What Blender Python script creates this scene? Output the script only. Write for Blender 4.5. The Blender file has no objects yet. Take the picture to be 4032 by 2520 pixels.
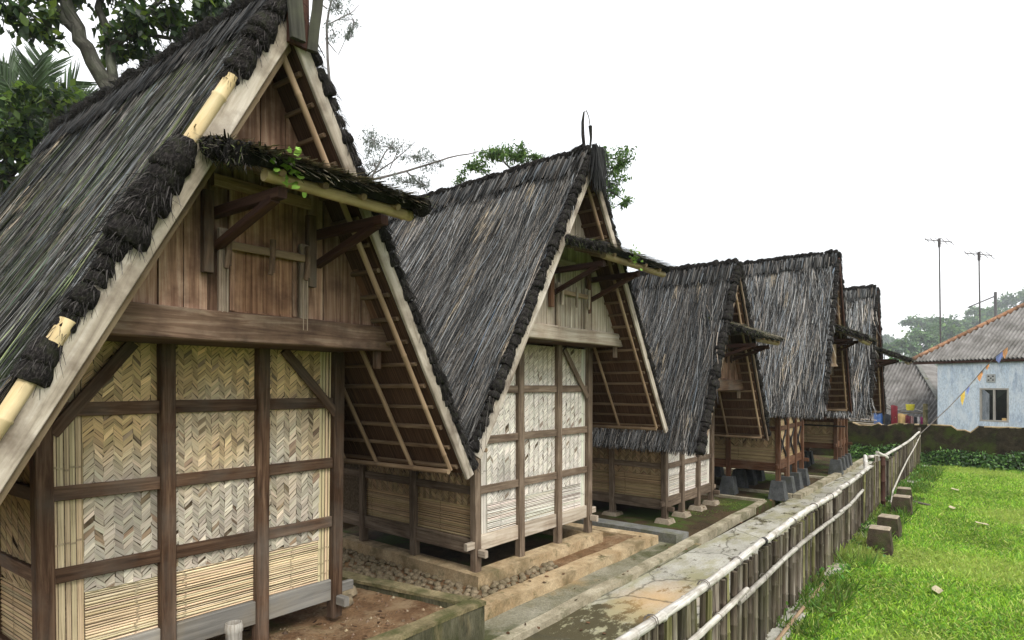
import bpy, math, random
import numpy as np
from mathutils import Vector, Matrix, noise as mnoise
R = math.radians
random.seed(7); np.random.seed(7)
scene = bpy.context.scene
COL = scene.collection

# ------------------------------------------------------------------ camera
cam_d = bpy.data.cameras.new('camera'); cam = bpy.data.objects.new('camera', cam_d); COL.objects.link(cam)
cam.location = (0, 0, 2.2)
cam.rotation_euler = (R(90), 0, R(39.8 - 90))
cam_d.sensor_fit = 'HORIZONTAL'; cam_d.sensor_width = 36; cam_d.lens = 20.83
cam_d.shift_y = 0.0641
cam_d.clip_start = 0.05; cam_d.clip_end = 2000
scene.camera = cam

# ------------------------------------------------------------------ world: overcast sky
world = bpy.data.worlds.new('World'); scene.world = world; world.use_nodes = True
SUN_EL, SUN_AZ = R(50), R(200)          # azimuth measured clockwise from +Y
wn = world.node_tree; wn.nodes.clear()
out = wn.nodes.new('ShaderNodeOutputWorld')
sky = wn.nodes.new('ShaderNodeTexSky'); sky.sky_type = 'NISHITA'; sky.sun_disc = False
sky.sun_elevation = SUN_EL; sky.sun_rotation = SUN_AZ; sky.dust_density = 4.0; sky.air_density = 1.0
bg1 = wn.nodes.new('ShaderNodeBackground'); bg1.inputs[1].default_value = 0.08
wn.links.new(sky.outputs[0], bg1.inputs[0])
tc = wn.nodes.new('ShaderNodeTexCoord')
nz = wn.nodes.new('ShaderNodeTexNoise'); nz.inputs['Scale'].default_value = 1.6; nz.inputs['Detail'].default_value = 5
wn.links.new(tc.outputs['Generated'], nz.inputs['Vector'])
rp = wn.nodes.new('ShaderNodeValToRGB')
rp.color_ramp.elements[0].position = 0.3; rp.color_ramp.elements[0].color = (0.90, 0.94, 0.97, 1)
rp.color_ramp.elements[1].position = 0.7; rp.color_ramp.elements[1].color = (1.0, 1.0, 1.0, 1)
wn.links.new(nz.outputs[0], rp.inputs[0])
bg2 = wn.nodes.new('ShaderNodeBackground'); bg2.inputs[1].default_value = 0.74
wn.links.new(rp.outputs[0], bg2.inputs[0])
mx = wn.nodes.new('ShaderNodeMixShader'); mx.inputs[0].default_value = 0.88      # thick cloud deck over the clear sky
wn.links.new(bg1.outputs[0], mx.inputs[1]); wn.links.new(bg2.outputs[0], mx.inputs[2])
wn.links.new(mx.outputs[0], out.inputs[0])

sun_d = bpy.data.lights.new('sun', 'SUN'); sun = bpy.data.objects.new('sun', sun_d); COL.objects.link(sun)
sun_d.energy = 1.5; sun_d.angle = R(28); sun_d.color = (1.0, 0.96, 0.90)
sdir = Vector((math.sin(SUN_AZ) * math.cos(SUN_EL), math.cos(SUN_AZ) * math.cos(SUN_EL), math.sin(SUN_EL)))
sun.rotation_euler = sdir.to_track_quat('Z', 'Y').to_euler(); sun.location = (0, 0, 30)
vs = scene.view_settings
vs.view_transform = 'Standard'; vs.look = 'None'; vs.gamma = 1.0; vs.exposure = 1.25; vs.use_curve_mapping = False
scene.render.engine = 'CYCLES'
scene.cycles.max_bounces = 6; scene.cycles.diffuse_bounces = 3; scene.cycles.transparent_max_bounces = 8

# ------------------------------------------------------------------ materials
MAT = {}
def newmat(name):
    m = bpy.data.materials.new(name); m.use_nodes = True
    nt = m.node_tree; nt.nodes.clear()
    o = nt.nodes.new('ShaderNodeOutputMaterial'); b = nt.nodes.new('ShaderNodeBsdfPrincipled')
    nt.links.new(b.outputs[0], o.inputs[0]); MAT[name] = m
    return m, nt, b
def ramp(nt, src, stops):
    r = nt.nodes.new('ShaderNodeValToRGB'); cr = r.color_ramp
    while len(cr.elements) > 2: cr.elements.remove(cr.elements[-1])
    for i, (p, c) in enumerate(stops):
        e = cr.elements[i] if i < 2 else cr.elements.new(p)
        e.position = p; e.color = (c[0], c[1], c[2], 1)
    nt.links.new(src, r.inputs[0]); return r.outputs[0]
def noise(nt, vec, scale, detail=5, rough=0.55, dist=0.0):
    n = nt.nodes.new('ShaderNodeTexNoise'); n.inputs['Scale'].default_value = scale
    n.inputs['Detail'].default_value = detail; n.inputs['Roughness'].default_value = rough
    n.inputs['Distortion'].default_value = dist
    if vec is not None: nt.links.new(vec, n.inputs['Vector'])
    return n.outputs[0]
def mixc(nt, fac, a, b, mode='MIX'):
    m = nt.nodes.new('ShaderNodeMix'); m.data_type = 'RGBA'; m.blend_type = mode; m.clamp_factor = True
    for sock, v in ((m.inputs[0], fac), (m.inputs[6], a), (m.inputs[7], b)):
        if isinstance(v, (int, float)): sock.default_value = v
        elif isinstance(v, tuple): sock.default_value = (v[0], v[1], v[2], 1)
        else: nt.links.new(v, sock)
    return m.outputs[2]
def coord(nt, which, scale=(1, 1, 1)):
    t = nt.nodes.new('ShaderNodeTexCoord'); mp = nt.nodes.new('ShaderNodeMapping')
    mp.inputs['Scale'].default_value = scale
    nt.links.new(t.outputs[which], mp.inputs[0]); return mp.outputs[0]
def bump(nt, b, h, strength=0.4, dist=0.01):
    n = nt.nodes.new('ShaderNodeBump'); n.inputs['Strength'].default_value = strength; n.inputs['Distance'].default_value = dist
    nt.links.new(h, n.inputs['Height']); nt.links.new(n.outputs[0], b.inputs['Normal'])
def grain(name, dark, mid, light, stain=None, stain_amt=0.5, su=30, sv=2.0, rough=0.8, bmp=0.35, attr=False, var=0.25, stain_scale=2.5, spec=0.12):
    m, nt, b = newmat(name)
    uv = coord(nt, 'UV', (su, sv, 1))
    n1 = noise(nt, uv, 1.0, 6, 0.65, 0.6)
    col = ramp(nt, n1, [(0.28, dark), (0.72, light), (0.5, mid)])
    ob = coord(nt, 'Object')
    if stain:
        n2 = noise(nt, ob, stain_scale, 5, 0.6)
        f = ramp(nt, n2, [(0.45, (0, 0, 0)), (0.68, (stain_amt,) * 3)])
        col = mixc(nt, f, col, stain)
    oi = nt.nodes.new('ShaderNodeObjectInfo')
    lo, hi = 1 - var, 1 + var
    v = nt.nodes.new('ShaderNodeMapRange'); v.inputs[3].default_value = lo; v.inputs[4].default_value = hi
    nt.links.new(oi.outputs['Random'], v.inputs[0])
    hs = nt.nodes.new('ShaderNodeHueSaturation'); nt.links.new(col, hs.inputs['Color']); nt.links.new(v.outputs[0], hs.inputs['Value'])
    col = hs.outputs[0]
    if attr:
        a = nt.nodes.new('ShaderNodeAttribute'); a.attribute_name = 'col'
        col = mixc(nt, 1.0, col, a.outputs['Color'], 'MULTIPLY')
    nt.links.new(col, b.inputs['Base Color'])
    b.inputs['Roughness'].default_value = rough; b.inputs['Specular IOR Level'].default_value = spec
    bump(nt, b, n1, bmp, 0.006)
    return m
W = (1, 1, 1)
grain('wood_brown', (0.024, 0.013, 0.0075), (0.078, 0.044, 0.026), (0.17, 0.108, 0.068), (0.11, 0.095, 0.078), 0.6, 34, 2.2, 0.72)
grain('wood_dark', (0.02, 0.010, 0.008), (0.05, 0.024, 0.017), (0.085, 0.045, 0.03), None, 0, 30, 2.0, 0.7)
grain('wood_red', (0.085, 0.044, 0.029), (0.29, 0.172, 0.113), (0.50, 0.36, 0.262), (0.065, 0.033, 0.023), 0.75, 30, 1.3, 0.8, 0.4, False, 0.28, 3.5)
grain('wood_door', (0.09, 0.042, 0.024), (0.27, 0.145, 0.085), (0.42, 0.265, 0.17), (0.06, 0.028, 0.02), 0.7, 40, 1.2, 0.8, 0.4, False, 0.1, 4)
grain('wood_greyjamb', (0.14, 0.105, 0.078), (0.32, 0.25, 0.19), (0.48, 0.40, 0.32), (0.12, 0.075, 0.05), 0.5, 34, 2.0, 0.8)
grain('wood_rafter', (0.08, 0.04, 0.024), (0.19, 0.10, 0.06), (0.28, 0.165, 0.105), None, 0, 26, 1.3, 0.8)
grain('bamboo_dark', (0.016, 0.012, 0.010), (0.06, 0.046, 0.034), (0.17, 0.145, 0.11), (0.06, 0.06, 0.025), 0.5, 34, 1.4, 0.65, 0.2, False, 0.4, 1.6)
grain('bamboo_olive', (0.04, 0.038, 0.014), (0.12, 0.115, 0.045), (0.24, 0.22, 0.12), (0.06, 0.05, 0.03), 0.5, 34, 1.4, 0.6, 0.2, False, 0.3, 1.6)
grain('wood_beam', (0.05, 0.03, 0.02), (0.17, 0.108, 0.072), (0.33, 0.25, 0.18), (0.04, 0.024, 0.018), 0.85, 24, 1.6, 0.8)
grain('wood_greybrown', (0.065, 0.048, 0.034), (0.16, 0.12, 0.085), (0.28, 0.22, 0.16), (0.07, 0.045, 0.03), 0.6, 34, 2.0, 0.8)
grain('wood_pale', (0.20, 0.16, 0.12), (0.42, 0.36, 0.28), (0.56, 0.50, 0.42), (0.20, 0.13, 0.085), 0.55, 26, 1.3, 0.85)
grain('wood_orange', (0.045, 0.02, 0.011), (0.115, 0.055, 0.030), (0.19, 0.105, 0.063), (0.16, 0.125, 0.09), 0.4, 34, 2.0, 0.75)
grain('wood_barge', (0.16, 0.13, 0.095), (0.38, 0.33, 0.265), (0.56, 0.51, 0.44), (0.085, 0.06, 0.042), 0.85, 16, 1.4, 0.85, 0.3, False, 0.1, 3.5)
grain('wood_greysill', (0.10, 0.095, 0.085), (0.21, 0.20, 0.18), (0.30, 0.285, 0.25), (0.30, 0.24, 0.15), 0.5, 22, 1.2, 0.85)
grain('wood_apex', (0.012, 0.012, 0.010), (0.036, 0.034, 0.029), (0.085, 0.08, 0.066), (0.07, 0.075, 0.045), 0.5, 22, 1.2, 0.85)
grain('lath_brown', (0.055, 0.034, 0.02), (0.135, 0.09, 0.055), (0.23, 0.165, 0.105), None, 0, 12, 1.2, 0.7, 0.15)
grain('bamboo_tan', (0.22, 0.15, 0.075), (0.40, 0.30, 0.165), (0.55, 0.44, 0.27), (0.13, 0.09, 0.05), 0.6, 12, 1.0, 0.55, 0.15)
grain('bamboo_yellow', (0.36, 0.25, 0.11), (0.58, 0.45, 0.24), (0.70, 0.58, 0.36), (0.20, 0.14, 0.08), 0.4, 12, 1.0, 0.5, 0.15)
grain('bamboo_pole', (0.10, 0.068, 0.042), (0.23, 0.16, 0.098), (0.37, 0.28, 0.18), (0.12, 0.075, 0.045), 0.4, 12, 1.2, 0.6, 0.15)
grain('bamboo_stake', (0.028, 0.023, 0.018), (0.12, 0.10, 0.078), (0.34, 0.31, 0.26), (0.075, 0.075, 0.03), 0.6, 34, 1.4, 0.65, 0.2, False, 0.6, 1.6)
grain('bamboo_white', (0.22, 0.20, 0.17), (0.48, 0.455, 0.41), (0.70, 0.685, 0.64), (0.20, 0.17, 0.13), 0.75, 60, 3.4, 0.6, 0.3, False, 0.08, 6)
grain('bamboo_grey', (0.20, 0.18, 0.15), (0.40, 0.375, 0.33), (0.58, 0.56, 0.51), (0.12, 0.10, 0.075), 0.7, 50, 2.4, 0.6, 0.25, False, 0.15, 5)
grain('fiber', (0.42, 0.40, 0.38), (0.88, 0.88, 0.88), (1.05, 1.05, 1.05), None, 0, 110, 3.0, 0.62, 0.2, True, 0.0)
grain('thatch', (0.55,) * 3, (0.9,) * 3, (1.1,) * 3, None, 0, 200, 4.0, 0.8, 0.1, True, 0.0, spec=0.08)
grain('thatch_base', (0.004, 0.004, 0.004), (0.015, 0.014, 0.0135), (0.045, 0.043, 0.04), (0.03, 0.033, 0.02), 0.4, 45, 0.8, 0.95, 1.0, False, 0.0, spec=0.02)
grain('thatch_under', (0.014, 0.007, 0.005), (0.065, 0.036, 0.022), (0.15, 0.088, 0.052), None, 0, 120, 2.0, 0.95, 0.7, False, 0.0)
grain('ijuk', (0.003, 0.003, 0.003), (0.014, 0.0125, 0.012), (0.060, 0.053, 0.050), (0.026, 0.029, 0.016), 0.5, 14, 30.0, 0.9, 1.0, False, 0.35, spec=0.03)
grain('weave_back', (0.05, 0.036, 0.022), (0.11, 0.08, 0.05), (0.17, 0.13, 0.09), None, 0, 30, 30, 0.9)
grain('bark', (0.018, 0.017, 0.013), (0.055, 0.052, 0.042), (0.13, 0.125, 0.105), (0.07, 0.085, 0.05), 0.6, 10, 4.0, 0.9, 0.8)
grain('twig', (0.09, 0.08, 0.075), (0.18, 0.165, 0.155), (0.27, 0.25, 0.24), None, 0, 10, 4.0, 0.9, 0.3)
grain('corrugated', (0.11, 0.105, 0.097), (0.20, 0.19, 0.18), (0.29, 0.28, 0.265), (0.075, 0.068, 0.058), 0.6, 1.2, 2.2, 0.9, 0.1, False, 0.08, 2.2)
grain('hip_tile', (0.12, 0.065, 0.04), (0.25, 0.13, 0.075), (0.36, 0.22, 0.13), (0.09, 0.07, 0.055), 0.85, 8, 8, 0.9, 0.3, False, 0.35)
grain('window_wood', (0.22, 0.20, 0.17), (0.36, 0.33, 0.29), (0.46, 0.43, 0.38), None, 0, 30, 3, 0.8)

def ground_mat(name, stops, scale, fine=30, bmp=0.5, patches=(), rough=0.95, stretch=(1, 1, 1), dist=0.02):
    m, nt, b = newmat(name)
    ob = coord(nt, 'Object', stretch)
    n1 = noise(nt, ob, scale, 8, 0.62)
    col = ramp(nt, n1, stops)
    n2 = noise(nt, ob, fine, 6, 0.7)
    col = mixc(nt, 0.7, col, ramp(nt, n2, [(0.3, (0.45,) * 3), (0.7, (1.25,) * 3)]), 'MULTIPLY')
    for (pc, ps, lo, hi, amt, off) in patches:
        v = coord(nt, 'Object', stretch); v.node.inputs['Location'].default_value = (off, off * .7, 0)
        nn = noise(nt, v, ps, 9, 0.68)
        f = ramp(nt, nn, [(lo, (0, 0, 0)), (hi, (amt,) * 3)])
        col = mixc(nt, f, col, pc)
    nt.links.new(col, b.inputs['Base Color'])
    b.inputs['Roughness'].default_value = rough; b.inputs['Specular IOR Level'].default_value = 0.2
    bump(nt, b, n2, bmp, dist)
    return m
def path_mat():
    m, nt, b = newmat('concrete_path'); ob = coord(nt, 'Object')
    n1 = noise(nt, ob, 1.6, 9, 0.65); n2 = noise(nt, ob, 45, 6, 0.7)
    col = ramp(nt, n1, [(0.3, (0.27, 0.26, 0.22)), (0.7, (0.50, 0.485, 0.42))])
    col = mixc(nt, 0.7, col, ramp(nt, n2, [(0.3, (0.55,) * 3), (0.7, (1.2,) * 3)]), 'MULTIPLY')
    sx = nt.nodes.new('ShaderNodeSeparateXYZ'); nt.links.new(ob, sx.inputs[0])
    mr = nt.nodes.new('ShaderNodeMapRange'); mr.inputs[1].default_value = 0; mr.inputs[2].default_value = 20; nt.links.new(sx.outputs[0], mr.inputs[0])
    bias = ramp(nt, mr.outputs[0], [(0.0, (.64,) * 3), (0.235, (.63,) * 3), (0.275, (.50,) * 3), (0.42, (.47,) * 3), (0.52, (.54,) * 3), (0.6, (.50,) * 3)])
    def madd(a, b_, op='ADD'):
        q = nt.nodes.new('ShaderNodeMath'); q.operation = op
        for i, v_ in enumerate((a, b_)):
            if isinstance(v_, (int, float)): q.inputs[i].default_value = v_
            else: nt.links.new(v_, q.inputs[i])
        return q.outputs[0]
    st = coord(nt, 'Object', (1.0, 2.2, 1)); green = noise(nt, st, 1.1, 9, 0.7)
    f = ramp(nt, madd(green, madd(bias, .5, 'SUBTRACT')), [(0.46, (0, 0, 0)), (0.60, (.75,) * 3)]); col = mixc(nt, f, col, (0.25, 0.235, 0.12))
    v2 = coord(nt, 'Object', (1.0, 1.6, 1)); v2.node.inputs['Location'].default_value = (3.7, 1.2, 0); moss = noise(nt, v2, 2.6, 10, 0.75)
    f = ramp(nt, madd(moss, madd(bias, .5, 'SUBTRACT')), [(0.555, (0, 0, 0)), (0.60, (.93,) * 3)]); col = mixc(nt, f, col, (0.055, 0.045, 0.022))
    vm = nt.nodes.new('ShaderNodeVectorMath'); vm.operation = 'DISTANCE'; mp = coord(nt, 'Object', (0.62, 1.0, 0)); nt.links.new(mp, vm.inputs[0]); vm.inputs[1].default_value = (5.6 * .62, 2.72, 0)
    d = madd(vm.outputs['Value'], madd(n1, .55, 'MULTIPLY'), 'ADD')
    f = ramp(nt, d, [(0.30, (.6,) * 3), (0.75, (0, 0, 0))]); col = mixc(nt, f, col, (0.58, 0.36, 0.15))
    wv = coord(nt, 'Object', (.55, .9, 1)); wn_ = nt.nodes.new('ShaderNodeMix'); wn_.data_type = 'VECTOR'; wn_.inputs[0].default_value = .12; nz_ = nt.nodes.new('ShaderNodeTexNoise'); nz_.inputs['Scale'].default_value = 4; nz_.inputs['Detail'].default_value = 6; nt.links.new(ob, nz_.inputs['Vector'])
    nt.links.new(wv, wn_.inputs[4]); nt.links.new(nz_.outputs['Color'], wn_.inputs[5]); vo = nt.nodes.new('ShaderNodeTexVoronoi'); vo.feature = 'DISTANCE_TO_EDGE'; vo.inputs['Scale'].default_value = 1.1; nt.links.new(wn_.outputs[1], vo.inputs['Vector'])
    f = ramp(nt, vo.outputs['Distance'], [(0.0, (.75,) * 3), (0.012, (0, 0, 0))]); col = mixc(nt, f, col, (0.06, 0.055, 0.035))
    nt.links.new(col, b.inputs['Base Color']); b.inputs['Roughness'].default_value = .92; b.inputs['Specular IOR Level'].default_value = .2; bump(nt, b, n2, .35, .02)
path_mat()
ground_mat('kerb_concrete', [(0.35, (0.27, 0.235, 0.16)), (0.65, (0.47, 0.42, 0.31))], 5, 50, 0.4,
           [((0.10, 0.10, 0.045), 3.0, 0.50, 0.62, 0.7, 3.0)])
ground_mat('curb_yellow', [(0.35, (0.34, 0.24, 0.13)), (0.65, (0.55, 0.43, 0.27))], 4, 50, 0.35,
           [((0.13, 0.10, 0.05), 2.2, 0.48, 0.62, 0.75, 5.0), ((0.07, 0.075, 0.03), 6, 0.56, 0.66, 0.7, 1.0)])
ground_mat('curb_grey', [(0.35, (0.13, 0.13, 0.12)), (0.65, (0.22, 0.22, 0.20))], 4, 50, 0.35,
           [((0.10, 0.10, 0.045), 2.5, 0.5, 0.64, 0.7, 8.0)])
ground_mat('base_stone', [(0.35, (0.06, 0.064, 0.066)), (0.65, (0.12, 0.125, 0.125))], 6, 60, 0.4, [((0.05, 0.055, 0.03), 5, 0.5, 0.65, 0.5, 2.0)])
ground_mat('mossy_concrete', [(0.32, (0.045, 0.045, 0.022)), (0.68, (0.15, 0.14, 0.09))], 5, 45, 0.8,
           [((0.04, 0.045, 0.013), 3.0, 0.47, 0.62, 0.75, 2.0), ((0.20, 0.165, 0.09), 6, 0.54, 0.68, 0.65, 7.0), ((0.02, 0.017, 0.01), 4, 0.55, 0.66, 0.7, 11.0)], 0.95, (1.6, 1.6, 0.45))
ground_mat('terrace_top', [(0.32, (0.12, 0.10, 0.05)), (0.68, (0.33, 0.27, 0.15))], 5, 45, 0.7,
           [((0.05, 0.06, 0.016), 3.0, 0.47, 0.62, 0.8, 2.0)], 0.95)
ground_mat('soil', [(0.3, (0.16, 0.085, 0.042)), (0.7, (0.36, 0.22, 0.115))], 3.0, 45, 1.0,
           [((0.40, 0.29, 0.17), 4, 0.48, 0.64, 0.8, 4.0), ((0.08, 0.095, 0.026), 1.6, 0.54, 0.66, 0.7, 12.0), ((0.06, 0.035, 0.02), 9, 0.58, 0.68, 0.7, 2.0)], 1.0, (1, 1, 1), 0.05)
ground_mat('soil_moss', [(0.3, (0.05, 0.035, 0.018)), (0.7, (0.14, 0.095, 0.05))], 2.4, 45, 1.0,
           [((0.07, 0.115, 0.018), 0.9, 0.47, 0.58, 0.9, 4.0)], 1.0, (1, 1, 1), 0.05)
ground_mat('channel', [(0.3, (0.15, 0.14, 0.08)), (0.7, (0.34, 0.32, 0.25))], 2.4, 45, 0.7,
           [((0.055, 0.06, 0.02), 1.2, 0.48, 0.6, 0.85, 4.0), ((0.36, 0.24, 0.11), 1.0, 0.56, 0.68, 0.6, 15.0)], 1.0)
ground_mat('lawn_soil', [(0.3, (0.08, 0.13, 0.016)), (0.7, (0.17, 0.25, 0.035))], 2.4, 60, 1.0, [], 1.0)
ground_mat('far_ground', [(0.3, (0.05, 0.07, 0.02)), (0.7, (0.09, 0.12, 0.035))], 0.3, 6, 0.3, [], 1.0)
ground_mat('hill', [(0.3, (0.045, 0.075, 0.03)), (0.7, (0.08, 0.12, 0.05))], 0.25, 1.2, 0.8, [], 1.0)
ground_mat('moss_wall', [(0.32, (0.012, 0.010, 0.006)), (0.68, (0.052, 0.040, 0.022))], 6, 30, 1.0,
           [((0.042, 0.056, 0.010), 2.6, 0.48, 0.60, 0.85, 2.0), ((0.015, 0.013, 0.008), 2.2, 0.55, 0.66, 0.7, 6.0)], 1.0, (1, 1, 1), 0.012)
ground_mat('blue_plaster', [(0.32, (0.54, 0.63, 0.74)), (0.68, (0.70, 0.76, 0.81))], 1.6, 20, 0.15,
           [((0.22, 0.29, 0.42), 2.6, 0.52, 0.64, 0.6, 3.0), ((0.70, 0.74, 0.78), 3.4, 0.50, 0.60, 0.75, 8.0), ((0.17, 0.20, 0.24), 1.2, 0.60, 0.70, 0.6, 5.0)], 0.9, (1.7, 1.7, 0.6))
ground_mat('plain_plaster', [(0.32, (0.30, 0.24, 0.18)), (0.68, (0.45, 0.36, 0.27))], 1.6, 20, 0.15, [], 0.9)
ground_mat('lawn_stone', [(0.32, (0.03, 0.022, 0.015)), (0.68, (0.105, 0.078, 0.052))], 7, 60, 0.7,
           [((0.05, 0.065, 0.018), 5, 0.48, 0.62, 0.7, 2.0)], 0.95)
ground_mat('stone_top', [(0.32, (0.24, 0.19, 0.13)), (0.68, (0.40, 0.34, 0.26))], 7, 60, 0.5, [((0.08, 0.08, 0.03), 5, 0.52, 0.66, 0.6, 2.0)], 0.95)
ground_mat('cobble', [(0.32, (0.15, 0.115, 0.075)), (0.68, (0.32, 0.255, 0.17))], 7, 60, 0.5, [((0.07, 0.075, 0.03), 1.2, 0.52, 0.66, 0.6, 2.0)], 0.95)

def leaf_mat(name, trans=0.35, rough=0.45):
    m, nt, b = newmat(name)
    a = nt.nodes.new('ShaderNodeAttribute'); a.attribute_name = 'col'
    nt.links.new(a.outputs['Color'], b.inputs['Base Color']); b.inputs['Roughness'].default_value = rough
    b.inputs['Specular IOR Level'].default_value = 0.35
    tr = nt.nodes.new('ShaderNodeBsdfTranslucent')
    hs = nt.nodes.new('ShaderNodeHueSaturation'); hs.inputs['Value'].default_value = 1.5; hs.inputs['Hue'].default_value = 0.485
    nt.links.new(a.outputs['Color'], hs.inputs['Color']); nt.links.new(hs.outputs[0], tr.inputs[0])
    ms = nt.nodes.new('ShaderNodeMixShader'); ms.inputs[0].default_value = trans
    o = [n for n in nt.nodes if n.type == 'OUTPUT_MATERIAL'][0]
    nt.links.new(b.outputs[0], ms.inputs[1]); nt.links.new(tr.outputs[0], ms.inputs[2]); nt.links.new(ms.outputs[0], o.inputs[0])
leaf_mat('leaf'); leaf_mat('grass_blade', 0.4, 0.6)
def plain(name, c, rough=0.7, metal=0.0, nscale=8, namp=0.3):
    m, nt, b = newmat(name)
    n = noise(nt, coord(nt, 'Object'), nscale, 4)
    col = mixc(nt, 1.0, c, ramp(nt, n, [(0.3, (1 - namp,) * 3), (0.7, (1 + namp * .4,) * 3)]), 'MULTIPLY')
    nt.links.new(col, b.inputs['Base Color']); b.inputs['Roughness'].default_value = rough; b.inputs['Metallic'].default_value = metal
    return m
plain('red_cloth', (0.22, 0.012, 0.02)); plain('yellow_cloth', (0.62, 0.40, 0.16)); plain('darkred_cloth', (0.14, 0.012, 0.022))
plain('black_cloth', (0.012, 0.013, 0.018)); plain('white_cloth', (0.5, 0.46, 0.45), 0.8, 0, 40, 0.7); plain('magenta_cloth', (0.25, 0.015, 0.11)); plain('pink_cloth', (0.42, 0.24, 0.22), 0.8, 0, 40, 0.6)
plain('blue_plastic', (0.03, 0.10, 0.30), 0.4); plain('yellow_plastic', (0.70, 0.60, 0.05), 0.4)
plain('flag_white', (0.55, 0.58, 0.62)); plain('flag_orange', (0.75, 0.36, 0.14)); plain('flag_blue', (0.22, 0.28, 0.55)); plain('flag_yellow', (0.72, 0.50, 0.08))
plain('rope', (0.16, 0.14, 0.12)); plain('rope_pale', (0.45, 0.42, 0.36)); plain('metal_pole', (0.10, 0.09, 0.09), 0.6, 0.3); plain('curtain', (0.07, 0.085, 0.065)); plain('dry_leaf', (0.42, 0.36, 0.22)); plain('dark_leaf', (0.06, 0.035, 0.025))
plain('vent_block', (0.40, 0.40, 0.38)); plain('black_paint', (0.014, 0.012, 0.011)); plain('room_dark', (0.02, 0.02, 0.02)); plain('hair_black', (0.011, 0.010, 0.011), 0.6); plain('blue_cord', (0.02, 0.03, 0.08))
m, nt, b = newmat('glass_pane'); b.inputs['Base Color'].default_value = (0.015, 0.018, 0.018, 1); b.inputs['Roughness'].default_value = 0.08; b.inputs['Alpha'].default_value = 0.55

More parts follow.
